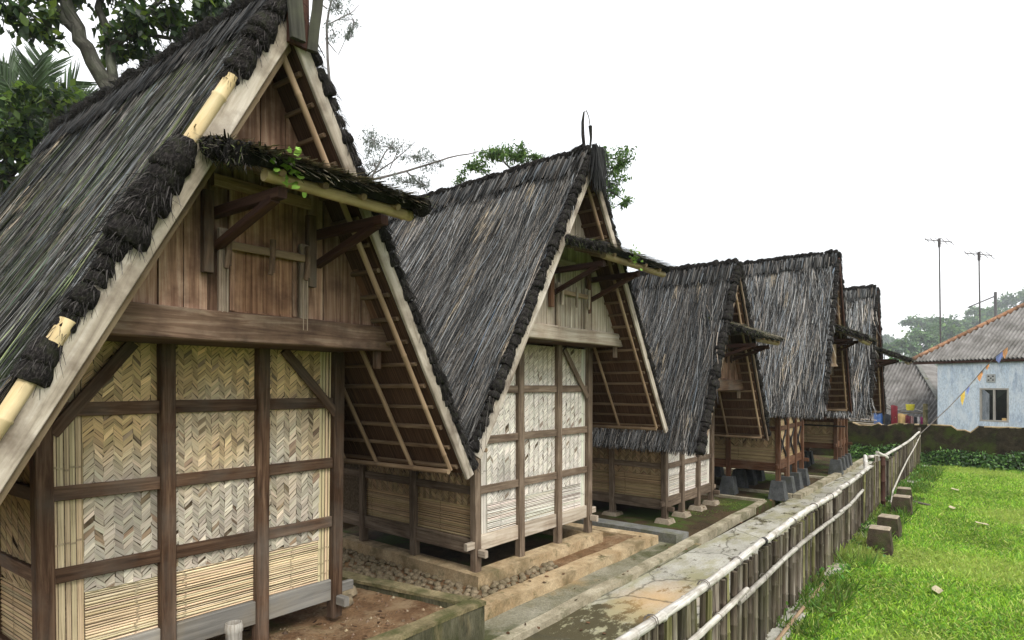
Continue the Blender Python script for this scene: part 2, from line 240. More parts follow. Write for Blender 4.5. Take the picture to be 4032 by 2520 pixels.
# ------------------------------------------------------------------ mesh builder
def V(*a): return Vector(a)
class MB:
    def __init__(s): s.v = []; s.f = []; s.uv = []; s.c = []
    def face(s, pts, uvs=None, col=W):
        n = len(s.v); s.v.extend([tuple(p) for p in pts]); s.c.extend([col] * len(pts))
        s.f.append(tuple(range(n, n + len(pts)))); s.uv.append(uvs or [(p[0] + p[1], p[2]) for p in pts])
    def box(s, lo, hi, col=W):
        x0, y0, z0 = lo; x1, y1, z1 = hi
        P = [V(x0, y0, z0), V(x1, y0, z0), V(x1, y1, z0), V(x0, y1, z0), V(x0, y0, z1), V(x1, y0, z1), V(x1, y1, z1), V(x0, y1, z1)]
        for q in ((0, 1, 5, 4), (1, 2, 6, 5), (2, 3, 7, 6), (3, 0, 4, 7), (4, 5, 6, 7), (3, 2, 1, 0)):
            s.face([P[i] for i in q], None, col)
    def prism(s, base, top, col=W):          # polygon base -> polygon top (same count, ccw from above)
        n = len(base)
        s.face([V(*p) for p in top], [(p[0], p[1]) for p in top], col)
        s.face([V(*p) for p in reversed(base)], [(p[0], p[1]) for p in reversed(base)], col)
        for i in range(n):
            j = (i + 1) % n; L = (V(*base[j]) - V(*base[i])).length; h = (V(*top[i]) - V(*base[i])).length
            s.face([base[i], base[j], top[j], top[i]], [(0, 0), (L, 0), (L, h), (0, h)], col)
    def beam(s, p0, p1, w, h, up=(0, 0, 1), ch=0.006, col=W, jit=0.0, seg=1):
        p0 = V(*p0); p1 = V(*p1); d = (p1 - p0); L = d.length; d.normalize()
        up = V(*up); side = d.cross(up)
        if side.length < 1e-4: side = d.cross(V(1, 0, 0))
        side.normalize(); up = side.cross(d).normalized()
        a, b = w / 2, h / 2; ch = min(ch, a * .6, b * .6)
        prof = [(-a + ch, -b), (a - ch, -b), (a, -b + ch), (a, b - ch), (a - ch, b), (-a + ch, b), (-a, b - ch), (-a, -b + ch)]
        off = random.random() * 50; rings = []
        for k in range(seg + 1):
            c = p0 + d * (L * k / seg)
            jx = random.uniform(-jit, jit); jy = random.uniform(-jit, jit)
            rings.append([c + side * (q[0] + jx) + up * (q[1] + jy) for q in prof])
        per = [0]
        for i in range(8):
            q, r = prof[i], prof[(i + 1) % 8]; per.append(per[-1] + math.hypot(q[0] - r[0], q[1] - r[1]))
        for k in range(seg):
            for i in range(8):
                j = (i + 1) % 8; v0 = L * k / seg + off; v1 = L * (k + 1) / seg + off
                s.face([rings[k][i], rings[k][j], rings[k + 1][j], rings[k + 1][i]], [(per[i] + off, v0), (per[i + 1] + off, v0), (per[i + 1] + off, v1), (per[i] + off, v1)], col)
        s.face(list(reversed(rings[0])), [(q[0], q[1]) for q in reversed(prof)], col); s.face(rings[-1], [(q[0], q[1]) for q in prof], col)
    def tube(s, pts, rad, n=7, cap=True, col=W):
        pts = [V(*p) for p in pts]; off = random.random() * 50; rings = []; ln = 0; prev = None; lens = []
        for i, p in enumerate(pts):
            d = (pts[min(i + 1, len(pts) - 1)] - pts[max(i - 1, 0)]).normalized()
            if prev is None:
                a = d.cross(V(0.13, 0.2, 0.97)); a = d.cross(V(1, 0, 0)) if a.length < 0.05 else a
            else: a = prev - d * prev.dot(d)
            a.normalize(); prev = a; b = d.cross(a)
            r = rad[i] if hasattr(rad, '__len__') else rad
            rings.append([p + a * (r * math.cos(2 * math.pi * k / n)) + b * (r * math.sin(2 * math.pi * k / n)) for k in range(n)])
            if i: ln += (p - pts[i - 1]).length
            lens.append(ln)
        r0 = rad[0] if hasattr(rad, '__len__') else rad
        for i in range(len(pts) - 1):
            for k in range(n):
                j = (k + 1) % n; u0 = k / n * 6.28 * r0 + off; u1 = (k + 1) / n * 6.28 * r0 + off
                s.face([rings[i][k], rings[i][j], rings[i + 1][j], rings[i + 1][k]], [(u0, lens[i] + off), (u1, lens[i] + off), (u1, lens[i + 1] + off), (u0, lens[i + 1] + off)], col)
        if cap:
            s.face(list(reversed(rings[0])), None, col); s.face(rings[-1], None, col)
    def bamboo(s, p0, p1, r, node=0.3, n=8, taper=0.9, bend=0.0, col=W):
        p0 = V(*p0); p1 = V(*p1); L = (p1 - p0).length; d = (p1 - p0) / L
        pts = [p0]; rad = [r]; x = random.uniform(0.3, 1) * node
        b = V(random.uniform(-1, 1), random.uniform(-1, 1), random.uniform(-1, 1)) * bend
        def at(x): 
            t = x / L; return p0 + d * x + b * (4 * t * (1 - t))
        while x < L - 0.03:
            rr = r * (1 - (1 - taper) * x / L)
            for dx, k in ((-0.012, 1.0), (-0.004, 1.12), (0.004, 1.12), (0.012, 1.0)):
                pts.append(at(x + dx)); rad.append(rr * k)
            x += node * random.uniform(0.85, 1.15)
        pts.append(at(L)); rad.append(r * taper)
        s.tube(pts, rad, n, True, col)
    def build(s, name, mat, parent=None, root=None, T=None, smooth=False, kind=None):
        o0 = root.location if root is not None else V(0, 0, 0)
        vv = [T(p) for p in s.v] if T else s.v
        me = bpy.data.meshes.new(name)
        me.from_pydata([(p[0] - o0[0], p[1] - o0[1], p[2] - o0[2]) for p in vv], [], s.f)
        ul = me.uv_layers.new(name='uv'); flat = [c for f in s.uv for q in f for c in q]; ul.data.foreach_set('uv', flat)
        ca = me.color_attributes.new('col', 'FLOAT_COLOR', 'POINT')
        ca.data.foreach_set('color', [x for c in s.c for x in (c[0], c[1], c[2], 1)])
        if smooth:
            import bmesh
            bm = bmesh.new(); bm.from_mesh(me); bmesh.ops.remove_doubles(bm, verts=bm.verts, dist=1e-5); bm.to_mesh(me); bm.free()
            me.polygons.foreach_set('use_smooth', [True] * len(me.polygons))
            me.set_sharp_from_angle(angle=R(50))
        me.materials.append(MAT[mat]); me.update()
        o = bpy.data.objects.new(name, me); COL.objects.link(o)
        if parent is not None: o.parent = parent
        if kind: o['kind'] = kind
        return o

def np_mesh(name, verts, faces, uvs, cols, mat, parent=None, root=None, kind=None):
    """verts (n,3), faces (m,4) or (m,3), uvs per vertex (n,2), cols per vertex (n,3)"""
    verts = np.asarray(verts, np.float32).copy(); faces = np.asarray(faces, np.int32)
    if root is not None: verts -= np.array(root.location, np.float32)
    me = bpy.data.meshes.new(name); k = faces.shape[1]; m = len(faces)
    me.vertices.add(len(verts)); me.vertices.foreach_set('co', verts.ravel())
    me.loops.add(m * k); me.loops.foreach_set('vertex_index', faces.ravel())
    me.polygons.add(m); me.polygons.foreach_set('loop_start', np.arange(0, m * k, k, dtype=np.int32))
    me.polygons.foreach_set('loop_total', np.full(m, k, np.int32))
    me.update(calc_edges=True)
    ul = me.uv_layers.new(name='uv'); ul.data.foreach_set('uv', np.asarray(uvs, np.float32)[faces.ravel()].ravel())
    ca = me.color_attributes.new('col', 'FLOAT_COLOR', 'POINT')
    ca.data.foreach_set('color', np.concatenate([np.asarray(cols, np.float32), np.ones((len(verts), 1), np.float32)], 1).ravel())
    me.materials.append(MAT[mat]); me.validate()
    o = bpy.data.objects.new(name, me); COL.objects.link(o)
    if parent is not None: o.parent = parent
    if kind: o['kind'] = kind
    return o
def ribbons(p0, d, nrm, length, width, cols, lift=0.0, curl=None, seg=2):
    """thin bent strips: p0 (n,3) root, d unit direction, nrm face normal, arrays. returns verts, faces, uvs, cols"""
    n = len(p0); side = np.cross(d, nrm); side /= np.linalg.norm(side, axis=1, keepdims=True) + 1e-9
    vs_, us_ = [], []
    rnd = np.random.rand(n, 1) * 40
    for k in range(seg + 1):
        t = k / seg
        c = p0 + d * (length[:, None] * t) + nrm * (np.asarray(lift).reshape(-1, 1) * t)
        if curl is not None: c = c + curl * (t * t)
        w = width[:, None] * (0.5 if k < seg else 0.22)
        vs_ += [c - side * w, c + side * w]
        us_ += [np.concatenate([rnd, rnd + length[:, None] * t], 1), np.concatenate([rnd + width[:, None], rnd + length[:, None] * t], 1)]
    v = np.stack(vs_, 1).reshape(-1, 3); u = np.stack(us_, 1).reshape(-1, 2)
    q = 2 * (seg + 1); base = np.arange(n)[:, None] * q
    fs = np.concatenate([base + np.array([2 * k, 2 * k + 1, 2 * k + 3, 2 * k + 2]) for k in range(seg)], 0)
    c = np.repeat(cols, q, 0)
    return v, fs, u, c
def join(parts):
    V_, F_, U_, C_ = [], [], [], []; n = 0
    for v, f, u, c in parts:
        V_.append(v); F_.append(f + n); U_.append(u); C_.append(c); n += len(v)
    return np.concatenate(V_), np.concatenate(F_), np.concatenate(U_), np.concatenate(C_)
def unit(a): return a / (np.linalg.norm(a, axis=1, keepdims=True) + 1e-9)

def thing(name, label, cat, loc=(0, 0, 0), group=None):
    o = bpy.data.objects.new(name, None); COL.objects.link(o); o.location = loc; o.empty_display_size = 0.2
    o['label'] = label; o['category'] = cat
    if group: o['group'] = group
    return o
def tag(o, label, cat, group=None):
    o['label'] = label; o['category'] = cat
    if group: o['group'] = group
    return o
def struct(o): o['kind'] = 'structure'; return o

# ------------------------------------------------------------------ ground and setting
def sheet(name, mat, poly, z):
    m = MB(); m.face([V(x, y, z) for x, y in poly], [(x, y) for x, y in poly]); return struct(m.build(name, mat))
def slab(name, mat, poly, z0, z1, st=True):
    m = MB(); m.prism([(x, y, z0) for x, y in poly], [(x, y, z1) for x, y in poly]); o = m.build(name, mat)
    return struct(o) if st else o
sheet('ground', 'far_ground', [(-900, -900), (900, -900), (900, 900), (-900, 900)], -0.35)
slab('lawn', 'lawn_soil', [(-8, -9), (20.2, -9), (20.2, 1.52), (-8, 1.40)], -0.34, 0.0)
slab('path', 'concrete_path', [(-6, 1.402), (20.15, 1.522), (20.15, 3.2), (-6, 3.2)], -0.33, 0.02)
slab('yard_soil', 'soil_moss', [(7.92, 3.45), (20.15, 3.05), (20.15, 11), (7.92, 11)], -0.33, 0.055)
slab('granary_plot', 'soil', [(3.4, 3.85), (7.5, 3.85), (7.3, 11), (3.2, 11)], -0.33, 0.115)
slab('drain_channel', 'channel', [(1.0, 3.21), (7.915, 3.21), (7.915, 6.5), (1.0, 6.5)], -0.33, 0.03)
slab('back_yard', 'soil', [(-9, 11), (20.15, 11), (20.15, 30), (-9, 30)], -0.33, 0.05)
def strip(name, mat, inner, outer, z0, z1, n=1):
    """kerb between two polylines given in the same order"""
    m = MB()
    for i in range(len(inner) - 1):
        a, b, c, d = outer[i], outer[i + 1], inner[i + 1], inner[i]
        za, zb = z1 + random.uniform(-.006, .006), z1 + random.uniform(-.006, .006)
        ln = math.dist(a, b)
        m.face([(a[0], a[1], z1), (b[0], b[1], z1), (c[0], c[1], z1), (d[0], d[1], z1)], [(0, 0), (ln, 0), (ln, .2), (0, .2)])
        m.face([(a[0], a[1], z0), (b[0], b[1], z0), (b[0], b[1], z1), (a[0], a[1], z1)])
        m.face([(c[0], c[1], z0), (d[0], d[1], z0), (d[0], d[1], z1), (c[0], c[1], z1)])
    a, d = outer[0], inner[0]; m.face([(d[0], d[1], z0), (a[0], a[1], z0), (a[0], a[1], z1), (d[0], d[1], z1)])
    b, c = outer[-1], inner[-1]; m.face([(b[0], b[1], z0), (c[0], c[1], z0), (c[0], c[1], z1), (b[0], b[1], z1)])
    return struct(m.build(name, mat))
def wob(pts, a=0.012, step=0.5):
    o = []
    for i in range(len(pts) - 1):
        p, q = pts[i], pts[i + 1]; n = max(1, int(math.dist(p, q) / step))
        for k in range(n): t = k / n; o.append((p[0] + (q[0] - p[0]) * t + random.uniform(-a, a), p[1] + (q[1] - p[1]) * t + random.uniform(-a, a)))
    o.append(pts[-1]); return o
random.seed(3)
outer = wob([(1.0, 3.13), (6.0, 3.215), (11.42, 3.39)]); inner = [(x, y + 0.12 + random.uniform(-.01, .01)) for x, y in outer]
strip('path_kerb', 'kerb_concrete', inner, outer, -0.05, 0.08)
outer = wob([(12.3, 3.02), (20.1, 3.06)]); inner = [(x, y + 0.15) for x, y in outer]
strip('path_kerb', 'kerb_concrete', inner, outer, -0.05, 0.10)
strip('cross_kerb', 'kerb_concrete', [(11.44, 8.0), (11.44, 3.43)], [(11.32, 8.0), (11.32, 3.43)], -0.05, 0.096)
strip('cross_kerb', 'kerb_concrete', [(12.42, 8.0), (12.42, 3.19)], [(12.27, 8.0), (12.27, 3.19)], -0.05, 0.096)
strip('cross_kerb', 'kerb_concrete', [(15.2, 8.0), (15.2, 3.19)], [(15.06, 8.0), (15.06, 3.19)], -0.05, 0.096)
outer = wob([(2.5, 3.70), (7.55, 3.67)]); inner = [(x, y + 0.21) for x, y in outer]
strip('yellow_curb', 'curb_yellow', inner, outer, 0.0, 0.14)
strip('yellow_curb', 'curb_yellow', [(7.36, 3.88), (7.05, 6.6)], [(7.56, 3.881), (7.26, 6.6)][::1], 0.0, 0.137)
strip('grey_divider_kerb', 'curb_grey', [(7.66, 3.46), (7.52, 7.0)], [(7.93, 3.40), (7.78, 7.0)], -0.02, 0.16)
# granary plinth (a ring of yellow cement) of the second hut
def ring(name, mat, x0, y0, x1, y1, w, z0, z1):
    m = MB()
    m.box((x0, y0, z0), (x1, y0 + w, z1)); m.box((x0, y1 - w, z0), (x1, y1, z1))
    m.box((x0, y0 + w + .001, z0), (x0 + w, y1 - w - .001, z1)); m.box((x1 - w, y0 + w + .001, z0), (x1, y1 - w - .001, z1))
    return struct(m.build(name, mat))
ring('cement_plinth', 'curb_yellow', 4.42, 4.13, 6.86, 7.6, 0.2, 0.0, 0.25)
slab('plinth_soil', 'soil_moss', [(4.67, 4.38), (6.61, 4.38), (6.61, 7.35), (4.67, 7.35)], 0.0, 0.14)
# terrace of the first hut: retaining wall with mossy top
TW = [(-3.0, 3.40), (3.75, 3.43), (3.38, 5.4), (3.2, 9.5), (-3.0, 9.5)]
m = MB()
def wallseg(m, a, b, w, z0, z1, n):
    a = V(*a); b = V(*b); d = (b - a).normalized(); nn = V(-d.y, d.x) * w
    for i in range(n):
        p = a + (b - a) * (i / n); q = a + (b - a) * ((i + 1) / n)
        m.prism([(p.x, p.y, z0), (q.x, q.y, z0), (q.x + nn.x, q.y + nn.y, z0), (p.x + nn.x, p.y + nn.y, z0)],
                [(p.x, p.y, z1), (q.x, q.y, z1), (q.x + nn.x, q.y + nn.y, z1), (p.x + nn.x, p.y + nn.y, z1)])
rw = thing('retaining_wall', 'low mossy concrete retaining wall around the soil terrace of the nearest hut', 'wall', (0.4, 3.4, 0))
m = MB(); wallseg(m, (-3.0, 3.40), (3.75, 3.43), 0.13, -0.1, 0.34, 1); m.build('front_wall', 'mossy_concrete', rw, rw)
m = MB(); wallseg(m, (3.749, 3.562), (3.36, 5.6), 0.13, -0.1, 0.338, 1); wallseg(m, (3.36, 5.602), (3.2, 9.5), 0.13, -0.1, 0.335, 1); m.build('side_wall', 'mossy_concrete', rw, rw)
def coping(m, a, b, w, z0):
    a = V(*a); b = V(*b); d = (b - a).normalized(); nn = V(-d.y, d.x); n = max(2, int((b - a).length / 0.22))
    prev = None
    for i in range(n + 1):
        p = a + (b - a) * (i / n); z = z0 + random.uniform(0.004, 0.016); j = random.uniform(-.006, .006); j2 = random.uniform(-.006, .006)
        cur = (p + nn * (-.008 + j), p + nn * (w + .008 + j2), z)
        if prev:
            A, B, zz = prev; C, D, z2 = cur
            m.face([(A.x, A.y, zz), (C.x, C.y, z2), (D.x, D.y, z2), (B.x, B.y, zz)])
            m.face([(A.x, A.y, z0 - .02), (C.x, C.y, z0 - .02), (C.x, C.y, z2), (A.x, A.y, zz)])
            m.face([(D.x, D.y, z0 - .02), (B.x, B.y, z0 - .02), (B.x, B.y, zz), (D.x, D.y, z2)])
        prev = cur
m = MB(); coping(m, (-3.0, 3.40), (3.757, 3.43), 0.13, 0.343); m.build('wall_top', 'terrace_top', rw, rw)
m = MB(); coping(m, (3.749, 3.58), (3.36, 5.6), 0.13, 0.3405); m.build('wall_top', 'terrace_top', rw, rw)
# uneven soil of the terrace
def rough_sheet(name, mat, x0, x1, y0, y1, z, amp, nx, ny, scale=2.0, clip=None):
    m = MB(); g = [[V(x0 + (x1 - x0) * i / nx, y0 + (y1 - y0) * j / ny, 0) for j in range(ny + 1)] for i in range(nx + 1)]
    for r_ in g:
        for p in r_:
            if clip: p.x = min(p.x, clip(p.y))
            p.z = z + amp * (mnoise.noise(V(p.x * scale, p.y * scale, 3.3)) + 0.5 * mnoise.noise(V(p.x * scale * 3, p.y * scale * 3, 1.3)))
    for i in range(nx):
        for j in range(ny):
            q = [g[i][j], g[i + 1][j], g[i + 1][j + 1], g[i][j + 1]]; m.face(q, [(p.x, p.y) for p in q])
    return struct(m.build(name, mat, smooth=True))
rough_sheet('terrace_soil', 'soil', -2.9, 3.9, 3.45, 9.4, 0.275, 0.03, 90, 60, 2.2, lambda y: 3.70 - (y - 3.5) * 0.185 if y < 5.6 else 3.3 - (y - 5.6) * 0.03)
slab('plot_edge', 'soil', [(3.25, 3.92), (3.75, 3.92), (3.3, 6.5), (2.9, 6.5)], -0.1, 0.112)

def rc(base, var=0.2, hue=0.05):
    k = 1 + random.uniform(-var, var); return tuple(max(0, c * k * (1 + random.uniform(-hue, hue))) for c in base)
# cobbles, stones one by one
def blob_mesh(name, mat, sx, sy, sz, nseg=8, nring=5, amp=0.2, seed=0):
    m = MB(); rnd = random.Random(seed); P = []
    for i in range(nring + 1):
        th = math.pi * i / nring; row = []
        for k in range(nseg):
            ph = 2 * math.pi * k / nseg
            d = V(math.sin(th) * math.cos(ph), math.sin(th) * math.sin(ph), math.cos(th))
            r = 1 + amp * mnoise.noise(d * 1.7 + V(seed * 3.1, 0, 0))
            row.append(V(d.x * sx * r, d.y * sy * r, d.z * sz * r))
        P.append(row)
    for i in range(nring):
        for k in range(nseg):
            j = (k + 1) % nseg
            if i == 0: m.face([P[0][0], P[1][k], P[1][j]], [(0, 0), (.1, 0), (.1, .1)])
            elif i == nring - 1: m.face([P[i][k], P[nring][0], P[i][j]], [(0, 0), (.1, 0), (.1, .1)])
            else: m.face([P[i][k], P[i + 1][k], P[i + 1][j], P[i][j]], [(k * .1, i * .1), (k * .1, i * .1 + .1), (k * .1 + .1, i * .1 + .1), (k * .1 + .1, i * .1)])
    o = m.build(name, mat, smooth=True); me = o.data; bpy.data.objects.remove(o); return me
cob = [blob_mesh('cobble', 'cobble', 0.048, 0.038, 0.03, 8, 5, 0.35, k) for k in range(6)]
cg = struct(rough_sheet('cobble_bed', 'soil', 3.45, 4.44, 3.9, 7.0, 0.117, 0.01, 14, 30, 3, None)); cg.name = 'cobble_bed'
random.seed(11); pl = []
tries = 0
while len(pl) < 290 and tries < 9000:
    tries += 1
    if random.random() < 0.72: x, y = random.uniform(3.5, 4.40), random.uniform(3.93, 6.4)
    else: x, y = random.uniform(4.4, 5.6), random.uniform(3.93, 4.10)
    if x < 3.72 - (y - 3.5) * 0.18 + 0.13: continue
    if any((x - a) ** 2 + (y - b_) ** 2 < 0.0058 for a, b_ in pl): continue
    pl.append((x, y))
    o = bpy.data.objects.new('cobble', random.choice(cob)); COL.objects.link(o); o.parent = cg
    o.location = (x, y, 0.128); o.rotation_euler = (random.uniform(-.25, .25), random.uniform(-.25, .25), random.uniform(0, 6)); s_ = random.uniform(0.75, 1.15); o.scale = (s_, s_, s_)

random.seed(77); m = MB()
for k in range(420):
    x, y = random.uniform(0.9, 3.6), random.uniform(3.6, 4.7); z = .275 + .03 * (mnoise.noise(V(x * 2.2, y * 2.2, 3.3)) + .5 * mnoise.noise(V(x * 6.6, y * 6.6, 1.3)))
    if x > 3.62 - (y - 3.5) * .185: continue
    r_ = random.choice((.006, .008, .012, .02)) * random.uniform(.7, 1.3); q = [V(x + r_ * math.cos(a) * random.uniform(.7, 1.2), y + r_ * math.sin(a) * random.uniform(.7, 1.2), z - .002) for a in (0, 1.2, 2.4, 3.7, 5.0)]; tp = V(x, y, z + r_ * .8)
    cc = rc(random.choice(((.30, .22, .14), (.20, .13, .08), (.42, .33, .22), (.12, .08, .05))), .3)
    for i in range(5): m.face([q[i], q[(i + 1) % 5], tp], [(0, 0), (.01, 0), (0, .01)], cc)
o = m.build('pebbles', 'fiber', None, None, None, False, 'stuff'); o['label'] = 'small pebbles and clods on the terrace soil'; o['category'] = 'pebbles'

# ------------------------------------------------------------------ huts
def rc(base, var=0.2, hue=0.05):
    k = 1 + random.uniform(-var, var); return tuple(max(0, c * k * (1 + random.uniform(-hue, hue))) for c in base)
def weave(m, x0, x1, z0, z1, to3d, cw, th, pal, hole=0.004):
    """herringbone of split bamboo; to3d(x, z, depth)"""
    ncol = max(1, round((x1 - x0) / cw)); cw = (x1 - x0) / ncol; sl = 1.05
    for i in range(ncol):
        sgn = 1 if i % 2 == 0 else -1; xa = x0 + i * cw; xb = xa + cw
        z = z0 - cw * sl - th + random.uniform(-.008, .008)
        while z < z1 + cw * sl:
            t = th * random.uniform(0.7, 1.2); dz = cw * (sl + random.uniform(-.12, .12)) * sgn
            g_ = random.choice((.002, .003, .004)); e_ = random.uniform(-.004, .006)
            q = [(xa - e_, z), (xb + e_, z + dz), (xb + e_, z + dz + t - g_), (xa - e_, z + t - g_)]
            d0, d1 = (0.001, 0.013) if sgn > 0 else (0.013, 0.001)
            if max(p[1] for p in q) > z0 and min(p[1] for p in q) < z1 and random.random() > hole:
                q = [(x, min(max(zz, z0), z1)) for x, zz in q]
                zc = sum(p[1] for p in q) / 4; col = pal((zc - z0) / (z1 - z0), (xa, zc)); col = tuple(c * (1.06 if sgn > 0 else .90) for c in col)  # one slant lighter, the other darker: fibre sheen put into the strip colour
                dd = [d0, d1, d1, d0]; o = random.random() * 9
                m.face([to3d(p[0], p[1], dd[k] + random.uniform(0, .002)) for k, p in enumerate(q)], [(o, 0), (o, cw), (o + t, cw), (o + t, 0)], col)
            z += t
def laths(m, a0, a1, b0, b1, to3d, pitch, pal, nodes=1, horiz=True):
    """parallel half-round strips filling a0..a1 x b0..b1; run along a when horiz"""
    if not horiz:
        f = to3d; to3d = lambda x, z, d: f(z, x, d); a0, a1, b0, b1 = b0, b1, a0, a1
    nd = [random.uniform(a0 + .05, a1 - .05) for _ in range(nodes)]
    b = b0
    while b < b1 - 0.004:
        w = min(pitch * random.uniform(0.8, 1.2), b1 - b); col = pal(); g = 0.0025 * random.choice((.4, .4, .4, .8, .8, 1.6)); o = random.random() * 9
        s0, s1 = random.uniform(-.003, .003), random.uniform(-.003, .003); L = a1 - a0
        for (lo, hi, d_lo, d_hi) in ((b + g, b + w / 2, .003, .009), (b + w / 2, b + w - g, .009, .003)):
            m.face([to3d(a0, lo + s0, d_lo), to3d(a1, lo + s1, d_lo), to3d(a1, hi + s1, d_hi), to3d(a0, hi + s0, d_hi)], [(o, 0), (o, L), (o + w / 2, L), (o + w / 2, 0)], col)
        for x in nd:
            x = x + random.uniform(-.012, .012); dk = tuple(c * 0.62 for c in col)
            m.face([to3d(x, b + g, .0105), to3d(x + .012, b + g, .0105), to3d(x + .012, b + w - g, .0105), to3d(x, b + w - g, .0105)], [(o, 0), (o, .01), (o + .01, .01), (o + .01, 0)], dk)
        b += w
GOLD, TAN, GREY, PALE, BRN = (0.70, 0.505, 0.265), (0.46, 0.36, 0.22), (0.56, 0.50, 0.40), (0.70, 0.655, 0.57), (0.34, 0.25, 0.165)
def pal_gold(f, xz):
    """golden under the eave, bleached grey lower down where rain reaches"""
    n = mnoise.noise(V(xz[0] * 2.3, xz[1] * 2.3, 0)) * 0.35
    k = min(1, max(0, (0.80 - f + n) * 1.9)); r = random.random()
    if r < 0.05: return rc(BRN, .35)
    base = tuple(a * (1 - k) + b_ * k for a, b_ in zip(GOLD, GREY))
    if r > 0.90: base = tuple(c * 1.3 for c in base)
    return rc(base, .22, .03)
def pal_pale(f, xz):
    r = random.random()
    if r < 0.03: return rc((0.30, 0.25, 0.19), .2)
    k = min(1, max(0, (f - 0.72) * 3)); base = tuple(a * (1 - k) + b_ * k for a, b_ in zip(PALE, (0.56, 0.46, 0.29)))
    return rc(base, .17, .02)
def pal_brown(f, xz): return rc((0.50, 0.37, 0.21), .22)
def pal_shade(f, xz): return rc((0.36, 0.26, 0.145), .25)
PALS = {'gold': (pal_gold, lambda: rc((0.68, 0.545, 0.355), .13)), 'pale': (pal_pale, lambda: rc((0.70, 0.66, 0.57), .13)), 'brown': (pal_brown, lambda: rc((0.40, 0.29, 0.155), .22))}

roll_mesh = []
def make_roll(seed):
    """one cup-shaped bundle of black palm fibre, axis +Z, about 1 unit long; thick lip at the low end"""
    m = MB(); prof = [(0.0, 0.52, 0.30), (0.18, 0.45, 0.52), (0.5, 0.18, 0.62), (0.78, -0.12, 0.70), (0.95, -0.40, 0.72), (1.0, -0.52, 0.60), (1.0, -0.50, 0.15)]
    n = 11; rows = []
    for (t, z, r) in prof:
        row = []
        for k in range(n):
            a = 2 * math.pi * k / n; nn = 1 + 0.16 * mnoise.noise(V(math.cos(a) * 1.5, math.sin(a) * 1.5, z * 2 + seed * 5))
            row.append(V(r * nn * math.cos(a), r * nn * math.sin(a), z + 0.08 * mnoise.noise(V(math.cos(a) * 2, math.sin(a) * 2, seed * 7.7))))
        rows.append(row)
    for i in range(len(rows) - 1):
        for k in range(n):
            j = (k + 1) % n; m.face([rows[i][k], rows[i + 1][k], rows[i + 1][j], rows[i][j]], [(k * .3, i * .06), (k * .3, i * .06 + .06), (k * .3 + .3, i * .06 + .06), (k * .3 + .3, i * .06)])
    m.face(rows[0], None); m.face(list(reversed(rows[-1])), None)
    o = m.build('fibre_roll', 'ijuk', smooth=True); me = o.data; bpy.data.objects.remove(o); return me
roll_mesh = [make_roll(k) for k in range(5)]

def thatch_cols(n, pale=0.06, tone=1.0, green=0.0):
    r = np.random.rand(n); g = 0.008 + 0.075 * np.random.rand(n) ** 2.4
    g = np.where(r > 1 - pale, 0.14 + 0.16 * np.random.rand(n), g); g = np.where((r > 0.55) & (r <= 1 - pale), 0.05 + 0.12 * np.random.rand(n), g)
    g = g * tone
    warm = 1 + 0.12 * np.random.randn(n) * 0.6
    c = np.stack([g * (1.03 * warm), g * 1.0, g * (0.95 / warm)], 1)
    if green:
        k = np.random.rand(n) < green; c[k] *= np.array([0.75, 0.95, 0.5])
    return np.clip(c, 0.004, 0.8)

